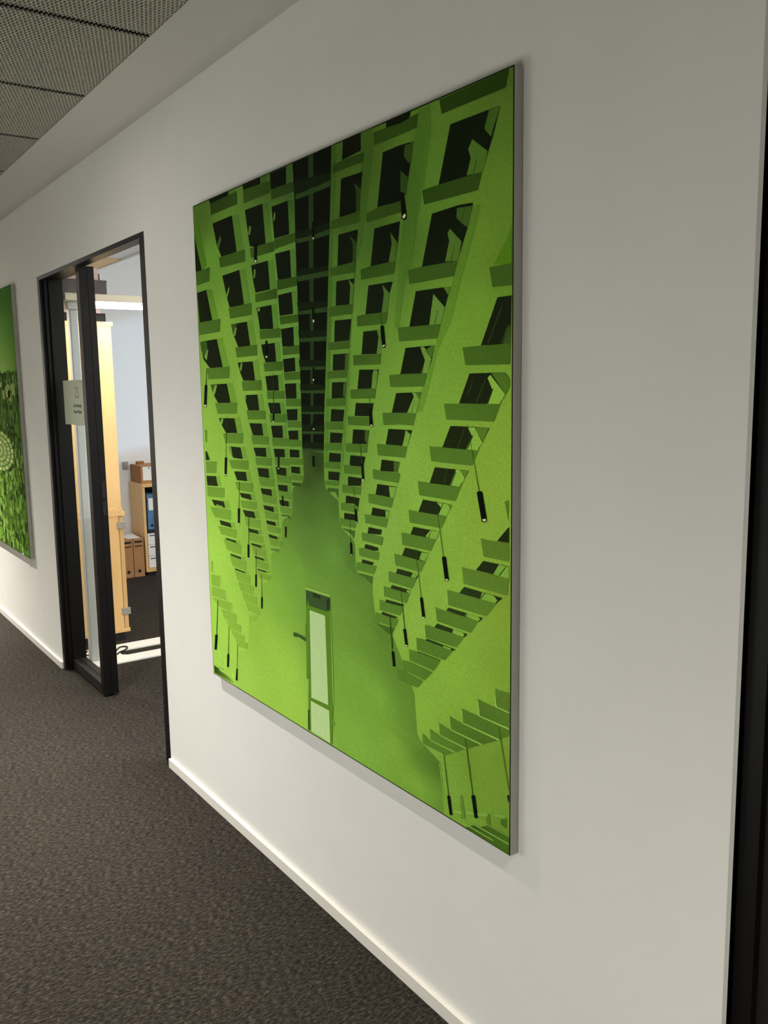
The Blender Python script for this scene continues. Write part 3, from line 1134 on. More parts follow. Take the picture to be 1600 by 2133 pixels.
PRINT_TINTS = {
'base': "68,1593,92,127,46 127,1416,124,180,65 217,1194,153,206,77 377,1038,163,214,84 30,877,166,219,84 209,723,170,224,84 68,458,177,229,89 162,219,171,224,86 224,63,172,220,87 451,282,160,208,79 437,88,175,226,87 547,1610,91,128,53 658,1563,83,119,55 563,1420,127,184,74 672,1354,117,171,75 633,1171,134,193,82 653,1035,135,191,79 616,896,129,183,77 577,752,132,182,74 474,594,150,198,78 911,1599,84,119,44 951,1452,87,123,45 1063,1568,90,127,44 1078,1398,92,132,51 898,1280,103,151,64 984,1152,133,191,70 890,1095,119,174,70 884,969,115,168,64 1022,971,152,208,81 879,841,119,172,67 1254,1609,110,156,54 1355,1604,119,163,59 1535,1541,113,155,54 1548,1627,101,133,53 1522,1407,127,175,60 1304,1446,120,175,62 1214,1357,105,151,57 1448,1324,138,186,65 1537,1265,127,172,55 1352,1132,153,211,73 1464,1176,151,206,72 1539,828,174,220,77 1384,922,168,223,80 1263,1028,160,219,83 1464,873,171,219,77 1204,859,169,227,91 1296,752,174,232,86 1539,927,168,217,76 1464,664,172,217,80 1541,571,154,195,66 1381,541,170,222,83 1099,672,165,217,90 1236,453,167,217,85 1542,413,149,192,66 1381,370,161,213,76 1464,337,157,204,71 1252,275,155,208,75 1232,208,157,206,75 1431,155,130,172,58 1543,196,132,170,58 1361,70,140,187,70 1464,52,133,177,59 1529,33,117,157,55",
'gable': "720,763,71,99,40 777,822,53,75,32 716,680,93,132,54 710,581,111,156,65 872,696,88,128,53 870,643,109,156,64 867,562,125,177,75 647,471,134,187,71 810,430,130,179,71 951,562,97,142,55 960,485,118,167,64 521,374,144,197,74 397,222,158,207,77 478,210,165,218,82 569,155,174,224,86 622,47,174,223,83 908,381,127,176,69 1003,376,120,170,64 952,256,142,194,74 1092,409,102,145,53 1091,345,113,161,60 1174,315,110,156,58 1066,221,143,198,74 1203,261,111,160,58 993,65,146,201,76 1149,105,146,197,73 1231,183,111,157,58 1250,114,102,145,52 1229,31,144,196,70 1316,113,86,126,46 1296,32,128,177,63 1333,10,111,156,57 296,49,168,218,85",
'w': "181,1575,19,27,12 788,1540,13,20,9 1463,1512,25,36,17 1216,1462,18,27,13 217,1194,26,36,16 633,1171,23,32,17 1210,1140,28,40,20 1523,1075,34,43,24 187,882,33,45,19 616,896,31,39,20 1020,910,31,40,20 1464,976,41,51,22 164,638,45,57,27 602,682,39,50,24 992,722,36,47,22 1296,808,43,54,24 186,476,50,65,28 398,460,51,65,28 1295,673,44,59,25 1525,694,41,51,25 1138,555,50,67,30 1398,544,52,73,31",
'b': "184,1605,48,74,22 659,1589,52,78,30 977,1563,52,80,25 1463,1623,37,63,15 1387,1577,53,84,24 1252,1456,62,95,28 237,1404,70,106,31 642,1305,60,95,30 1034,1313,66,103,32 1386,1432,64,98,33 255,1222,88,128,42 629,1104,78,116,39 938,1130,79,116,42 1302,1241,82,120,41 1537,1237,84,120,43 231,962,105,151,53 591,966,88,135,49 931,945,89,130,47 1245,1029,99,143,52 1509,1075,89,128,42 139,783,121,170,60 552,822,99,146,52 926,831,94,138,50 1298,952,106,152,54 1464,966,105,148,48 197,592,136,184,65 541,661,118,163,61 1013,699,106,156,59 1297,853,109,158,55 1383,869,111,158,54 220,431,141,189,69 435,512,135,179,64 1055,604,108,159,61 1296,741,113,160,57 1525,663,116,154,52 94,325,149,194,70 355,341,148,196,68 1219,592,110,159,57 1399,566,119,164,60 1526,621,117,158,54 159,184,150,199,71 1197,468,110,158,56 1292,441,103,147,50 1398,488,110,152,54 1291,382,95,141,49 1542,359,108,145,51 1397,237,104,143,48 1289,177,105,150,53 1464,236,85,122,38 1513,26,84,121,34 1464,-6,59,91,23",
's': "173,1502,80,115,43 1214,1378,78,110,42 1463,1484,101,143,53 1386,1313,106,149,58 253,1192,130,181,75 1073,1240,92,134,59 1301,1199,133,186,78 197,993,147,201,82 1151,1121,113,159,69 1227,1073,144,199,81 1509,1006,178,236,88 1400,891,173,232,88 1225,973,150,207,86 1349,802,177,233,91 1331,756,165,225,85 289,808,130,177,74 1510,639,149,204,77 1295,673,159,214,80 1160,619,135,192,74",
't': "204,1438,54,77,31 202,1040,76,113,37 1060,1468,51,78,34 1270,1473,59,90,32 1493,1533,86,128,44 1035,1347,58,84,35 1402,1350,83,123,44 981,1068,83,120,49 1352,1215,108,158,56 1537,1132,72,96,45 1019,873,79,117,47 923,741,78,112,46 1524,1026,106,150,48 1479,915,114,162,50 1416,828,123,169,54 664,745,63,91,37 599,639,73,104,43 500,522,104,146,55 942,626,86,124,50",
'a': "63,1548,80,129,26 3,1367,99,152,45 177,1165,129,186,61 202,1040,135,192,64 1550,1310,108,164,38 1549,1493,104,149,42 1008,520,89,128,50 1092,409,82,121,44 350,276,150,200,68 1396,48,115,158,53 1497,42,99,136,44 820,78,114,162,61",
'e': "17,364,185,237,105 123,211,183,234,103 70,76,177,227,99 184,35,184,238,102 1542,338,173,227,99 1397,260,161,217,97 1270,171,142,195,80 1325,117,143,193,86 1361,9,151,202,81 1544,40,135,181,79 836,435,163,214,96 826,223,150,205,77",
'd': "11,18,37,54,14 13,2,24,37,9 124,16,80,111,35 181,3,161,210,80 106,32,128,176,63 1560,-1,39,58,16 1431,3,82,116,38",
'v': "68,1593,80,115,39 127,1416,107,162,55 217,1194,132,186,65 377,1038,140,193,71 30,877,143,197,71 209,723,147,201,71 68,458,152,206,75 162,219,147,202,72 224,63,148,198,73 451,282,138,187,67 437,88,150,204,73 547,1610,79,116,46 658,1563,72,108,48 563,1420,110,166,63 672,1354,102,154,64 633,1171,116,174,70 653,1035,116,172,67 616,896,111,165,65 577,752,114,164,63 474,594,129,178,66 911,1599,73,108,38 951,1452,76,111,38 1063,1568,78,115,38 1078,1398,80,120,44 898,1280,89,137,54 984,1152,115,172,59 890,1095,103,157,59 884,969,99,151,55 1022,971,132,188,69 879,841,103,155,57 1254,1609,96,141,47 1355,1604,103,147,51 1535,1541,98,140,47 1548,1627,88,121,46 1522,1407,110,158,51 1304,1446,105,159,54 1214,1357,91,136,49 1448,1324,119,168,56 1537,1265,110,155,47 1352,1132,133,191,62 1464,1176,131,186,61 1539,828,151,199,66 1384,922,145,201,68 1263,1028,138,198,70 1464,873,148,198,66 1204,859,146,205,77 1296,752,150,209,73 1539,927,145,196,65 1464,664,149,196,68 1541,571,133,176,56 1381,541,147,200,71 1099,672,142,196,76 1236,453,144,196,72 1542,413,129,173,56 1381,370,139,192,64 1464,337,136,184,60 1252,275,134,188,64 1232,208,135,186,63 1431,155,113,155,50 1543,196,114,153,49 1361,70,121,169,59 1464,52,115,160,51 1529,33,102,142,47",
}
PRINT_FLAT = {'z': (17, 25, 12), 'n': (50, 74, 34), 'm': (26, 41, 18), 'q': (57, 86, 41), 'k': (14, 21, 12), 'l': (254, 255, 205), 'c': (56, 89, 25), 'X': (45, 67, 36), 'D': (67, 96, 53), 'G': (101, 149, 42), 'P': (202, 234, 163)}
GABLE_LEFT = [(700, 847), (704, 757), (695, 753), (634, 734), (629, 652), (616, 648), (562, 632), (556, 545), (546, 540), (484, 518), (477, 426), (411, 403), (401, 374), (386, 298), (314, 272), (295, 162), (215, 135), (203, 45), (202, 27), (208, 3), (431, 3), (1330, 0)]
GABLE_RIGHT = [(816, 849), (815, 757), (833, 739), (886, 724), (890, 657), (907, 642), (952, 626), (965, 610), (966, 542), (983, 533), (1044, 528), (1045, 488), (1057, 422), (1129, 402), (1220, 276), (1230, 173), (1250, 148), (1318, 140), (1331, 23), (1335, 2)]

# ------------------------------------------------------------------ printed pictures
def tints(s):
    out = []
    for e in s.split():
        x, z, *q = [int(n) for n in e.split(',')]
        out.append((x, z, [s2l(n) for n in q]))
    return out


TINT = {k: tints(t) for k, t in PRINT_TINTS.items()}
FLAT = {k: [s2l(n) for n in q] for k, q in PRINT_FLAT.items()}


def ink(cl, x, z):
    if cl in FLAT:
        return FLAT[cl]
    sw, acc = 0.0, [0, 0, 0]
    for a, b_, col in TINT[cl]:
        d = math.hypot(a - x, b_ - z) + 28
        q = d ** -3
        sw += q
        for k in range(3):
            acc[k] += q * col[k]
    return [a / sw for a in acc]


class Print:
    def __init__(self):
        self.v, self.f, self.c = [], [], []
        self.layer = 0

    def poly(self, pts, cols, lift):
        n = len(self.v)
        # face the corridor (-Y): counter-clockwise seen from the front
        area = sum(pts[i - 1][0] * pts[i][1] - pts[i][0] * pts[i - 1][1] for i in range(len(pts)))
        if area < 0:
            pts, cols = pts[::-1], cols[::-1]
        self.v += [(x / 1000, -lift, z / 1000) for x, z in pts]
        self.c += cols
        self.f.append(tuple(range(n, n + len(pts))))

    def build(self, parent, origin):
        me = bpy.data.meshes.new('print')
        off = Vector(origin) - world_loc(parent)
        me.from_pydata([tuple(Vector(p) + off) for p in self.v], [], self.f)
        at = me.color_attributes.new('ink', 'FLOAT_COLOR', 'POINT')
        for i, cc in enumerate(self.c):
            at.data[i].color = (cc[0], cc[1], cc[2], 1)
        me.materials.append(M_PRINT)
        me.validate()
        o_ = bpy.data.objects.new('print', me)
        o_.parent = parent
        COL.objects.link(o_)
        return o_


def frame(parent, x0, x1, z0, z1, t):
    """slim aluminium box profile with a backing board"""
    g = .0022
    for a, b_, c_, d_ in ((x0, x1, z1 - .02, z1), (x0, x1, z0, z0 + .02), (x0, x0 + .02, z0 + .02, z1 - .02), (x1 - .02, x1, z0 + .02, z1 - .02)):
        bx('frame_rail', M_ALU, parent, a, b_, -t, -.002, c_, d_)
    bx('backing_board', M_VOID, parent, x0 + .02, x1 - .02, -t + .003, -.004, z0 + .02, z1 - .02)


T = 0.0244
PX0, PZ0, PW, PH = -2.8873, 0.5591, 1.5643, 1.6360
pic = thing('wall_picture', (PX0 + PW / 2, 0, PZ0), 'large green print of a hall with skylight rows on the wall right of the door', 'picture')
frame(pic, PX0, PX0 + PW, PZ0, PZ0 + PH, T)
P = Print()
W_, H_ = PW * 1000, PH * 1000
# dark border: shade in the fabric fold put into the colour
dk = [s2l(20), s2l(30), s2l(8)]
P.poly([(0, 0), (W_, 0), (W_, H_), (0, H_)], [dk] * 4, 0.0002)
m_ = 3.0
NX, NZ = 60, 64
gv = {}
for i in range(NX):
    for k in range(NZ):
        q = [(m_ + (W_ - 2 * m_) * (i + a) / NX, m_ + (H_ - 2 * m_) * (k + b_) / NZ) for a, b_ in ((0, 0), (1, 0), (1, 1), (0, 1))]
        cs = []
        for x, z in q:
            key = (round(x, 2), round(z, 2))
            if key not in gv:
                gv[key] = ink('base', x, z)
            cs.append(gv[key])
        P.poly(q, cs, 0.0004)


def along(line, z):
    for a, b_ in zip(line, line[1:]):
        if b_[1] <= z <= a[1]:
            t_ = (a[1] - z) / max(1e-6, a[1] - b_[1])
            return a[0] + t_ * (b_[0] - a[0])
    return line[0][0] if z > line[0][1] else line[-1][0]


gt, gb = GABLE_LEFT[0][1], 4
GR = 60
for r_ in range(GR):
    za, zb = gt + (gb - gt) * r_ / GR, gt + (gb - gt) * (r_ + 1) / GR
    la, lb, ra, rb = along(GABLE_LEFT, za), along(GABLE_LEFT, zb), along(GABLE_RIGHT, za), along(GABLE_RIGHT, zb)
    for s_ in range(12):
        t0, t1 = s_ / 12, (s_ + 1) / 12
        q = [(la + (ra - la) * t0, za), (lb + (rb - lb) * t0, zb), (lb + (rb - lb) * t1, zb), (la + (ra - la) * t1, za)]
        q = [(x, max(z, m_)) for x, z in q]
        P.poly(q, [ink('gable', x, z) for x, z in q], 0.0006)
for n_, ln in enumerate(PRINT_POLYS.split('\n')):
    if not ln:
        continue
    cl, *pts = ln.split()
    pts = [tuple(int(q) for q in p_.split(',')) for p_ in pts]
    pts = [(min(max(x, 2), W_ - 2.5), min(max(z, 2.5), H_ - 2)) for x, z in pts]
    P.poly(pts, [ink(cl, x, z) for x, z in pts], 0.0008 + n_ * 2.2e-6)
P.build(pic, (PX0, -T, PZ0))

# second picture: forest with a lattice dome, runs out of the photo on the left
QX1, QZ0, QZ1 = -5.5784, 0.5664, 2.2088
pic2 = thing('wall_picture', (QX1 - .78, 0, QZ0), 'green forest print with a pale dome in a slim aluminium frame left of the door', 'picture')
frame(pic2, QX1 - 1.5643, QX1, QZ0, QZ1, T)
rnd = random.Random(4)
Q = Print()
q0, q1, qh = -1564, 0, (QZ1 - QZ0) * 1000
C = lambda r, g, b_: [s2l(r), s2l(g), s2l(b_)]
Q.poly([(q0, 0), (q1, 0), (q1, qh), (q0, qh)], [C(20, 30, 10)] * 4, 0.0002)  # dark border colour stands for shade in the fabric fold


def q_bg(x, z):
    def mixc(a, b_, t_):
        t_ = min(max(t_, 0), 1)
        return [p_ * (1 - t_) + r_ * t_ for p_, r_ in zip(a, b_)]
    e = min(1, max(0, (-x) / 350))
    if z > 1135:
        top = mixc(C(56, 108, 22), C(66, 126, 36), e)
        low = mixc(C(104, 148, 44), C(146, 190, 92), e)
        return mixc(low, top, (z - 1135) / 420)
    return mixc(C(86, 120, 34), C(64, 98, 26), z / 1135)


for i in range(20):
    x0, x1 = q0 + 3 + (1558 * i / 20), q0 + 3 + (1558 * (i + 1) / 20)
    for za, zb in ((3, 300), (300, 600), (600, 900), (900, 1134.9), (1135.1, 1240), (1240, 1340), (1340, 1440), (1440, 1560), (1560, qh - 3)):
        q = [(x0, za), (x1, za), (x1, zb), (x0, zb)]
        Q.poly(q, [q_bg(x, z) for x, z in q], 0.0004)
pal_hi = [(44, 72, 16), (66, 100, 28), (82, 120, 38), (100, 138, 54), (30, 50, 8)]
pal_lo = [(126, 172, 64), (108, 154, 50), (140, 184, 80), (74, 112, 30), (46, 72, 16), (150, 190, 92), (92, 134, 40)]
k = 0
for i in range(1900):
    x, z = rnd.uniform(q0 + 40, -18), rnd.uniform(20, 1140)
    z = min(z, 1150 - 0.0 * x)
    hi = z > rnd.uniform(450, 760)
    col = C(*[max(0, min(255, cc + rnd.randint(-8, 8))) for cc in rnd.choice(pal_hi if hi else pal_lo)])
    wv, hv = rnd.uniform(12, 36) * (.8 if hi else 1.1), rnd.uniform(14, 44)
    n = rnd.randint(5, 7)
    pts = []
    for s_ in range(n):
        a = 2 * math.pi * s_ / n
        rr = rnd.uniform(.6, 1.1)
        pts.append((min(x + math.cos(a) * wv * rr, -4), min(max(z + math.sin(a) * hv * rr, 4), 1150)))
    Q.poly(pts, [[c_ * rnd.uniform(.8, 1.2) for c_ in col] for _ in pts], 0.0008 + i * 1e-6)
# distant pale houses
for hx, hz, hw, hh in ((-330, 985, 120, 70), (-190, 1000, 110, 60), (-260, 965, 90, 60), (-420, 975, 60, 50), (-120, 1085, 40, 30), (-60, 1050, 30, 40), (-300, 1070, 40, 22), (-210, 1075, 30, 24), (-480, 1050, 60, 24), (-180, 840, 16, 24), (-520, 660, 16, 30), (-360, 800, 20, 16)):
    cc = C(150, 172, 98) if hw > 50 else C(118, 148, 70)
    Q.poly([(hx, hz), (hx + hw, hz - 6), (hx + hw * 1.02, hz + hh), (hx + hw * .6, hz + hh * 1.2), (hx - 4, hz + hh * .9)], [cc] * 5, 0.0032)
# lattice dome
ecx, ecz, erx, erz = -640, 636, 410, 132
Q.poly([(ecx + erx * math.cos(a / 40 * 2 * math.pi), ecz + erz * math.sin(a / 40 * 2 * math.pi)) for a in range(40)], [C(92, 126, 56)] * 40, 0.0034)
for ring in range(4):
    r0, r1 = 1 - ring * .24, 1 - ring * .24 - .17
    for s_ in range(22):
        a0 = 2 * math.pi * (s_ + (ring % 2) * .5) / 22
        a1 = a0 + 2 * math.pi / 22 * .78
        pts = [(ecx + erx * rr * math.cos(a), ecz + erz * rr * math.sin(a)) for rr, a in ((r0, a0), (r0, a1), (r1, a1), (r1, a0))]
        Q.poly(pts, [C(*rnd.choice([(196, 212, 146), (178, 200, 122), (160, 188, 104)]))] * 4, 0.0036)
Q.build(pic2, (QX1, -T, QZ0))
bx('tag', M_PAPER, pic2, QX1 - .190, QX1 - .155, -T - .0050, -T - .0042, QZ0 + .004, QZ0 + .016)

# ------------------------------------------------------------------ recessed ceiling downlights in the corridor
ies = bpy.data.texts.new('downlight_photometry')
angs = list(range(0, 91, 3))
hors = list(range(0, 91, 10))


def candela(v_, h_):
    """cut-off across the corridor (y) is tight, along it (x) it is wide"""
    v_, h_ = math.radians(min(v_, 89.9)), math.radians(h_)
    at_ = math.degrees(math.atan(abs(math.tan(v_) * math.cos(h_))))
    al_ = math.degrees(math.atan(abs(math.tan(v_) * math.sin(h_))))
    return 1000 * (math.exp(-(math.hypot(at_, 0.5 * SPOT_FLAT * math.exp(-(at_ / SPOT_FLAT) ** 2) * 2) / SPOT_T) ** 2 - (al_ / SPOT_L) ** 2) + SPOT_WIDE * math.cos(v_))


rows = [' '.join('%.2f' % candela(a, h_) for a in angs) for h_ in hors]
ies.write('IESNA:LM-63-2002\nTILT=NONE\n1 1000 1 %d %d 1 2 0 0 0\n1 1 10\n%s\n%s\n%s\n' % (len(angs), len(hors), ' '.join(map(str, angs)), ' '.join(map(str, hors)), '\n'.join(rows)))


def downlight(x, y, level, where):
    t_ = thing('ceiling_downlight', (x, y, ZC - .010), 'round recessed downlight in the mesh ceiling ' + where, 'ceiling light', 'downlights along the corridor')
    ring = MB()
    for k_ in range(32):
        a0, a1 = 2 * math.pi * k_ / 32, 2 * math.pi * (k_ + 1) / 32
        for (ra, za), (rb_, zb_) in (((.052, .000), (.040, .000)), ((.052, .004), (.052, .000)), ((.040, .000), (.034, .05))):
            ring.quad(*[(x + r * math.cos(a), y + r * math.sin(a), ZC - .010 + zz) for r, zz, a in ((ra, za, a0), (ra, za, a1), (rb_, zb_, a1), (rb_, zb_, a0))])
    ring.build('trim_ring', M_LAMPW, t_, smooth=True)
    MB().cyl((x, y, ZC + .048), .034, .004).build('lens', M_SPOTGLOW, t_)
    ld = bpy.data.lights.new('downlight_beam', 'POINT')
    ld.energy = SPOT_POWER * level
    ld.color = SPOT_COLOR
    ld.shadow_soft_size = 0.012
    ld.use_nodes = True
    n_ = ld.node_tree
    tx = n_.nodes.new('ShaderNodeTexIES')
    tx.ies = ies
    n_.links.new(tx.outputs[0], n_.nodes['Emission'].inputs[1])
    lo = bpy.data.objects.new('downlight_beam', ld)
    lo.location = (0, 0, -.006)
    lo.parent = t_
    COL.objects.link(lo)


for x, lv, wh in zip(SPOT_X, (2.4, 2.4, 1.0, 1.0, 1.0), ('at the far left corridor end', 'above the forest picture', 'in front of the open glazed door', 'in front of the right door', 'at the right corridor end')):
    downlight(x, SPOT_Y, lv, wh)

# ------------------------------------------------------------------ office: floor lamp
lamp = thing('floor_lamp', (-5.12, .18, 0), 'white office floor lamp with forked base plate and glowing flat head behind the glass', 'lamp')
base = MB().prism([(-4.955, .120), (-4.955, 1.00), (-5.078, 1.00), (-5.078, .378), (-5.102, .350), (-5.166, .350), (-5.190, .378), (-5.190, 1.00), (-5.325, 1.00), (-5.325, .120)], .001, .009)
base.build('base_plate', M_LAMPW, lamp)
cl_ = MB().box(-5.124, -5.066, .160, .205, .009, 2.070, bev=.004)
cl_.build('column', M_LAMPG, lamp)
bx('column_face', M_LAMPW, lamp, -5.118, -5.070, .1585, .160, .020, 2.060)  # paler colour on the corridor-facing side of the column
hd = MB().box(-5.335, -5.010, .125, 1.25, 2.076, 2.116, bev=.004)
head_o = hd.build('lamp_head', M_CREAM, lamp)
bx('diffuser', M_GLOW, head_o, -5.325, -5.020, .24, 1.24, 2.066, 2.0755)
bx('neck', M_LAMPG, lamp, -5.14, -5.055, .145, .225, 2.030, 2.076, bev=.004)
ad = bpy.data.lights.new('lamp_light', 'AREA')
ad.shape = 'RECTANGLE'
ad.size, ad.size_y = .28, .95
ad.energy = LAMP_DOWN
ad.color = (1, .90, .72)
ao = bpy.data.objects.new('lamp_light', ad)
ao.location = (-5.17 + 5.12, .74 - .18, 2.060)
ao.parent = lamp
COL.objects.link(ao)
# unseen ceiling panel added as fill light for the office
pn = thing('ceiling_fill_panel', (-2.8, 1.5, OZ), 'flat white fill panel added to the office ceiling, out of view', 'ceiling light')
bx('housing', M_LAMPW, pn, -3.4, -2.2, 1.2, 1.8, OZ - .05, OZ - .001)
bx('diffuser', M_GLOW, pn, -3.35, -2.25, 1.25, 1.75, OZ - .054, OZ - .0505)
ad = bpy.data.lights.new('fill_panel_light', 'AREA')
ad.shape = 'RECTANGLE'
ad.size, ad.size_y = 1.1, .5
ad.energy = FILL_PANEL
ad.color = (1, .96, .90)
ao = bpy.data.objects.new('fill_panel_light', ad)
ao.location = (0, 0, -.06)
ao.parent = pn
COL.objects.link(ao)
cab = MB()
cab.tube(catmull([(-5.058, .212, .016), (-5.05, .25, .0135), (-5.10, .30, .0135), (-5.19, .345, .0135), (-5.245, .385, .0135), (-5.235, .42, .0135), (-5.20, .415, .0135), (-5.165, .385, .0135), (-5.14, .345, .0135), (-5.11, .325, .0135)]), .0048)
cab.tube(catmull([(-5.13, .155, .06), (-5.15, .135, .035), (-5.19, .20, .014), (-5.215, .26, .014), (-5.20, .33, .014), (-5.175, .30, .014), (-5.19, .25, .014)]), .0042)
tag(cab.build('power_cable', M_CABLE, None, smooth=True), 'black power cable looped on the white lamp base near the floor', 'cable')
pl = thing('power_plug', (-5.15, .125, .02), 'black plug at the foot of the lamp column beside the door leaf', 'plug')
MB().box(-5.165, -5.135, .124, .146, .010, .062, bev=.004).build('housing', M_CABLE, pl)
for zz in (.022, .046):
    MB().cyl((-5.150, .121, zz), .004, .010, axis='Y', seg=12).build('pin', M_ALU, pl)

# ------------------------------------------------------------------ office: tall maple cabinets
CX1, CX0 = -5.420, -6.22


def cabinet(name, z0, z1, plinth, y1, label):
    t_ = thing(name, ((CX0 + CX1) / 2, .32, z0), label, 'cabinet')
    zb = z0
    if plinth:
        bx('plinth', M_PLINTH, t_, CX0 + .02, CX1 - .012, .15, y1 - .03, z0, z0 + .055)
        zb = z0 + .055
    b_ = MB().box(CX0, CX1, .125, y1 - (.030 if plinth else .020), zb + .002, z1 - .026)
    b_.build('body', M_MAPLE, t_)
    bx('bottom_board', M_MAPLE, t_, CX0 - .002, CX1 + .003, .125, y1 + .006, zb, zb + .024, bev=.001)
    bx('top_board', M_MAPLE, t_, CX0 - .003, CX1 + .004, .122, y1 + .012, z1 - .026, z1, bev=.001)
    if plinth:
        dr = bx('door', M_MAPLE_D, t_, CX0 + .003, CX1 - .002, y1 - .026, y1, zb + .026, z1 - .030, bev=.001)
    else:
        dr = bx('door', M_MAPLE, t_, CX0 + .001, CX1, y1 - .020, y1, zb + .026, z1 - .028)
    hs = (z0 + .19, z1 - .085) if plinth else ()
    for hz in hs:
        bx('hinge', M_GREYP, dr, CX1 - .002, CX1 + .006, y1 - .040, y1 + .014, hz - .022, hz + .022, bev=.002)
    return t_


cabinet('lower_cabinet', 0, .828, True, .508, 'low maple cabinet on a black plinth under the tall one')
uc = cabinet('upper_cabinet', .829, 1.996, False, .500, 'tall maple cabinet stacked on the low one, lit yellow at its top')
# cartons on the cabinet
c1 = thing('storage_tray', (-5.6, .35, 1.997), 'flat black tray directly on top of the tall maple cabinet', 'tray')
tr_ = MB().box(-5.95, -5.425, .150, .474, 1.997, 2.005)
for a in ((-5.95, -5.94, .15, .474), (-5.435, -5.425, .15, .474), (-5.94, -5.435, .15, .16), (-5.94, -5.435, .464, .474)):
    tr_.box(*a, 2.005, 2.046)
tr_.build('tray_body', M_VOID, c1)
c2 = thing('pink_carton', (-5.6, .35, 2.006), 'pale pink carton standing in the black tray on the cabinet', 'carton')
bx('carton_body', M_PINK, c2, -5.90, -5.445, .170, .452, 2.0055, 2.128, bev=.002)
bx('lid', M_DGREY, c2, -5.905, -5.441, .166, .468, 2.128, 2.142, bev=.002)
c3 = thing('grey_carton', (-5.6, .35, 2.143), 'long dark grey carton on top of the pink carton', 'carton')
bx('carton_body', M_DGREY, c3, -5.95, -5.420, .150, .490, 2.1425, 2.226, bev=.002)
bx('lid', M_DGREY, c3, -5.952, -5.418, .148, .492, 2.226, 2.241, bev=.002)
c4 = thing('white_pink_carton', (-5.6, .36, 2.242), 'small pale pink carton topmost of the stack under the ceiling', 'carton')
bx('carton_body', M_PINK, c4, -5.85, -5.43, .24, .444, 2.2415, 2.310, bev=.002)
bx('flap', M_PAPER, c4, -5.60, -5.44, .458, .461, 2.2415, 2.285)

# ------------------------------------------------------------------ office: low open shelf with boxes
sh = thing('low_shelf', (-7.40, 1.7, 0), 'low maple shelf unit against the end wall with binders and white drawers', 'shelf')
SY0, SY1, SX0, SX1, SZ = 1.285, 2.12, -7.565, -7.245, .792
bx('plinth', M_PLINTH, sh, SX0, SX1 - .02, SY0 + .02, SY1 - .02, 0, .030)
bx('bottom_board', M_MAPLE, sh, SX0, SX1 + .004, SY0, SY1, .030, .062)
bx('side_panel', M_MAPLE, sh, SX0, SX1, SY0, SY0 + .022, .062, SZ - .028)
bx('side_panel', M_MAPLE, sh, SX0, SX1, SY1 - .022, SY1, .062, SZ - .028)
bx('top_board', M_MAPLE, sh, SX0, SX1 + .012, SY0 - .004, SY1 + .004, SZ - .028, SZ)
bx('back_panel', M_PLINTH, sh, SX0, SX0 + .008, SY0 + .022, SY1 - .022, .062, SZ - .028)
bx('shelf_board', M_PLINTH, sh, SX0 + .008, SX1 - .004, SY0 + .022, SY1 - .022, .372, .392)
for k in range(4):
    y0 = SY0 + .040 + k * .078
    b_ = thing('ring_binder', (-7.40, y0, .392), ['blue patterned ring binder on the low shelf, nearest the shelf side', 'second blue ring binder on the low shelf', 'third ring binder along the low shelf', 'fourth ring binder along the low shelf'][k], 'binder', 'binders on the low shelf')
    bx('cover', M_BLUE if k != 2 else M_TEAL, b_, SX0 + .02, SX1 - .012, y0, y0 + .070, .393, .700, bev=.002)
    bx('spine_label', M_PAPER, b_, SX1 - .0125, SX1 - .0115, y0 + .012, y0 + .055, .56, .665)
    MB().cyl((SX1 - .0115, y0 + .035, .43), .012, .002, axis='X', seg=16).build('finger_hole', M_LOCK, b_)
for k in range(3):
    z0 = .0635 + k * .100
    b_ = thing('drawer_box', (-7.40, 1.5, z0), ['white drawer box at the bottom of the low shelf', 'white drawer box in the middle of its stack on the low shelf', 'white drawer box topmost of its stack on the low shelf'][k], 'drawer box', 'white drawer boxes in the low shelf')
    bx('drawer', M_PAPER, b_, SX0 + .02, SX1 - .010, SY0 + .030, SY0 + .34, z0, z0 + .097, bev=.002)
    bx('label_strip', M_NAVY, b_, SX1 - .0105, SX1 - .0092, SY0 + .045, SY0 + .30, z0 + .074, z0 + .083)
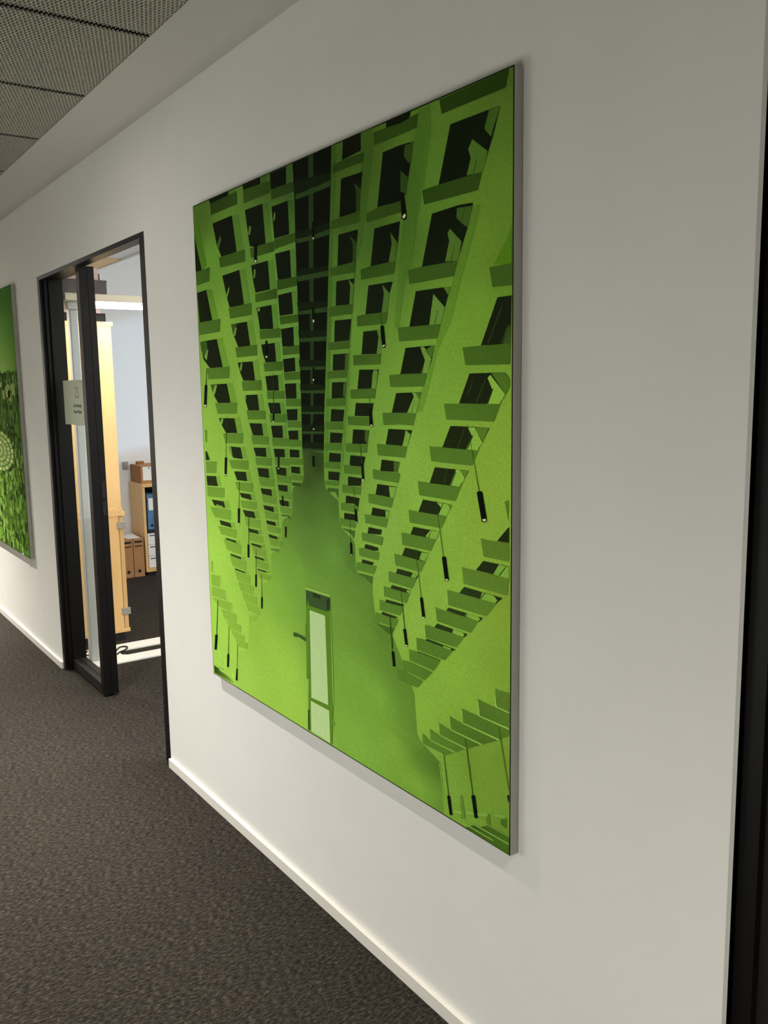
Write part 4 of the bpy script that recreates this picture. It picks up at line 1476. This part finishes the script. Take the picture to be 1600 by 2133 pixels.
cb = thing('cardboard_box', (-7.42, 1.46, SZ), 'brown cardboard box with a white label on the low shelf', 'box')
bx('box_body', M_CARD, cb, -7.555, -7.300, 1.300, 1.62, SZ + .0005, SZ + .150, bev=.001)
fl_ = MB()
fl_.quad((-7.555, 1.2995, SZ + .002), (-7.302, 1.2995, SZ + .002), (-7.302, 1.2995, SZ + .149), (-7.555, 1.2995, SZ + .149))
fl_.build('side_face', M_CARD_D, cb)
bx('shipping_label', M_PAPER, cb, -7.2998, -7.2988, 1.318, 1.46, SZ + .024, SZ + .140)
MB().cyl((-7.2986, 1.372, SZ + .128), .006, .001, axis='X', seg=12).build('sticker_dot', M_TEAL, cb)
bx('flap', M_CARD_D, cb, -7.50, -7.46, 1.33, 1.39, SZ + .150, SZ + .176)
for k, (y0, lb) in enumerate(((1.085, 'brown cardboard magazine file on the floor, farther left of the pair'), (1.180, 'brown cardboard magazine file on the floor against the shelf side'))):
    mf = thing('magazine_file', (-7.36, y0 + .045, 0), lb, 'magazine file', 'magazine files beside the shelf')
    bx('file_body', M_CARD, mf, -7.52, -7.242, y0, y0 + .090, .0005, .330, bev=.001)
    MB().cyl((-7.2412, y0 + .045, .050), .014, .002, axis='X', seg=18).build('finger_hole', M_LOCK, mf)
    for zz, hh in ((.295, .018), (.262, .010)):
        bx('printed_band', M_PLINTH, mf, -7.2422, -7.2410, y0 + .012, y0 + .078, zz, zz + hh)
pp = MB()
pp.quad((-7.45, 1.13, .3312), (-7.27, 1.15, .3312), (-7.26, 1.255, .3312), (-7.44, 1.24, .348))
pp.quad((-7.44, 1.24, .3495), (-7.26, 1.255, .3327), (-7.27, 1.15, .3327), (-7.45, 1.13, .3327))
tag(pp.build('paper_sheet', M_PAPER), 'loose white paper lying on the brown magazine files', 'paper')
wb = thing('wall_box', (-7.55, 1.25, .90), 'small grey box on the end wall left of the cardboard box', 'wall box')
bx('housing', M_GREYP, wb, -7.569, -7.535, 1.235, 1.278, .905, .965, bev=.003)
bx('cover_plate', M_GREYP, wb, -7.535, -7.532, 1.239, 1.274, .909, .961)
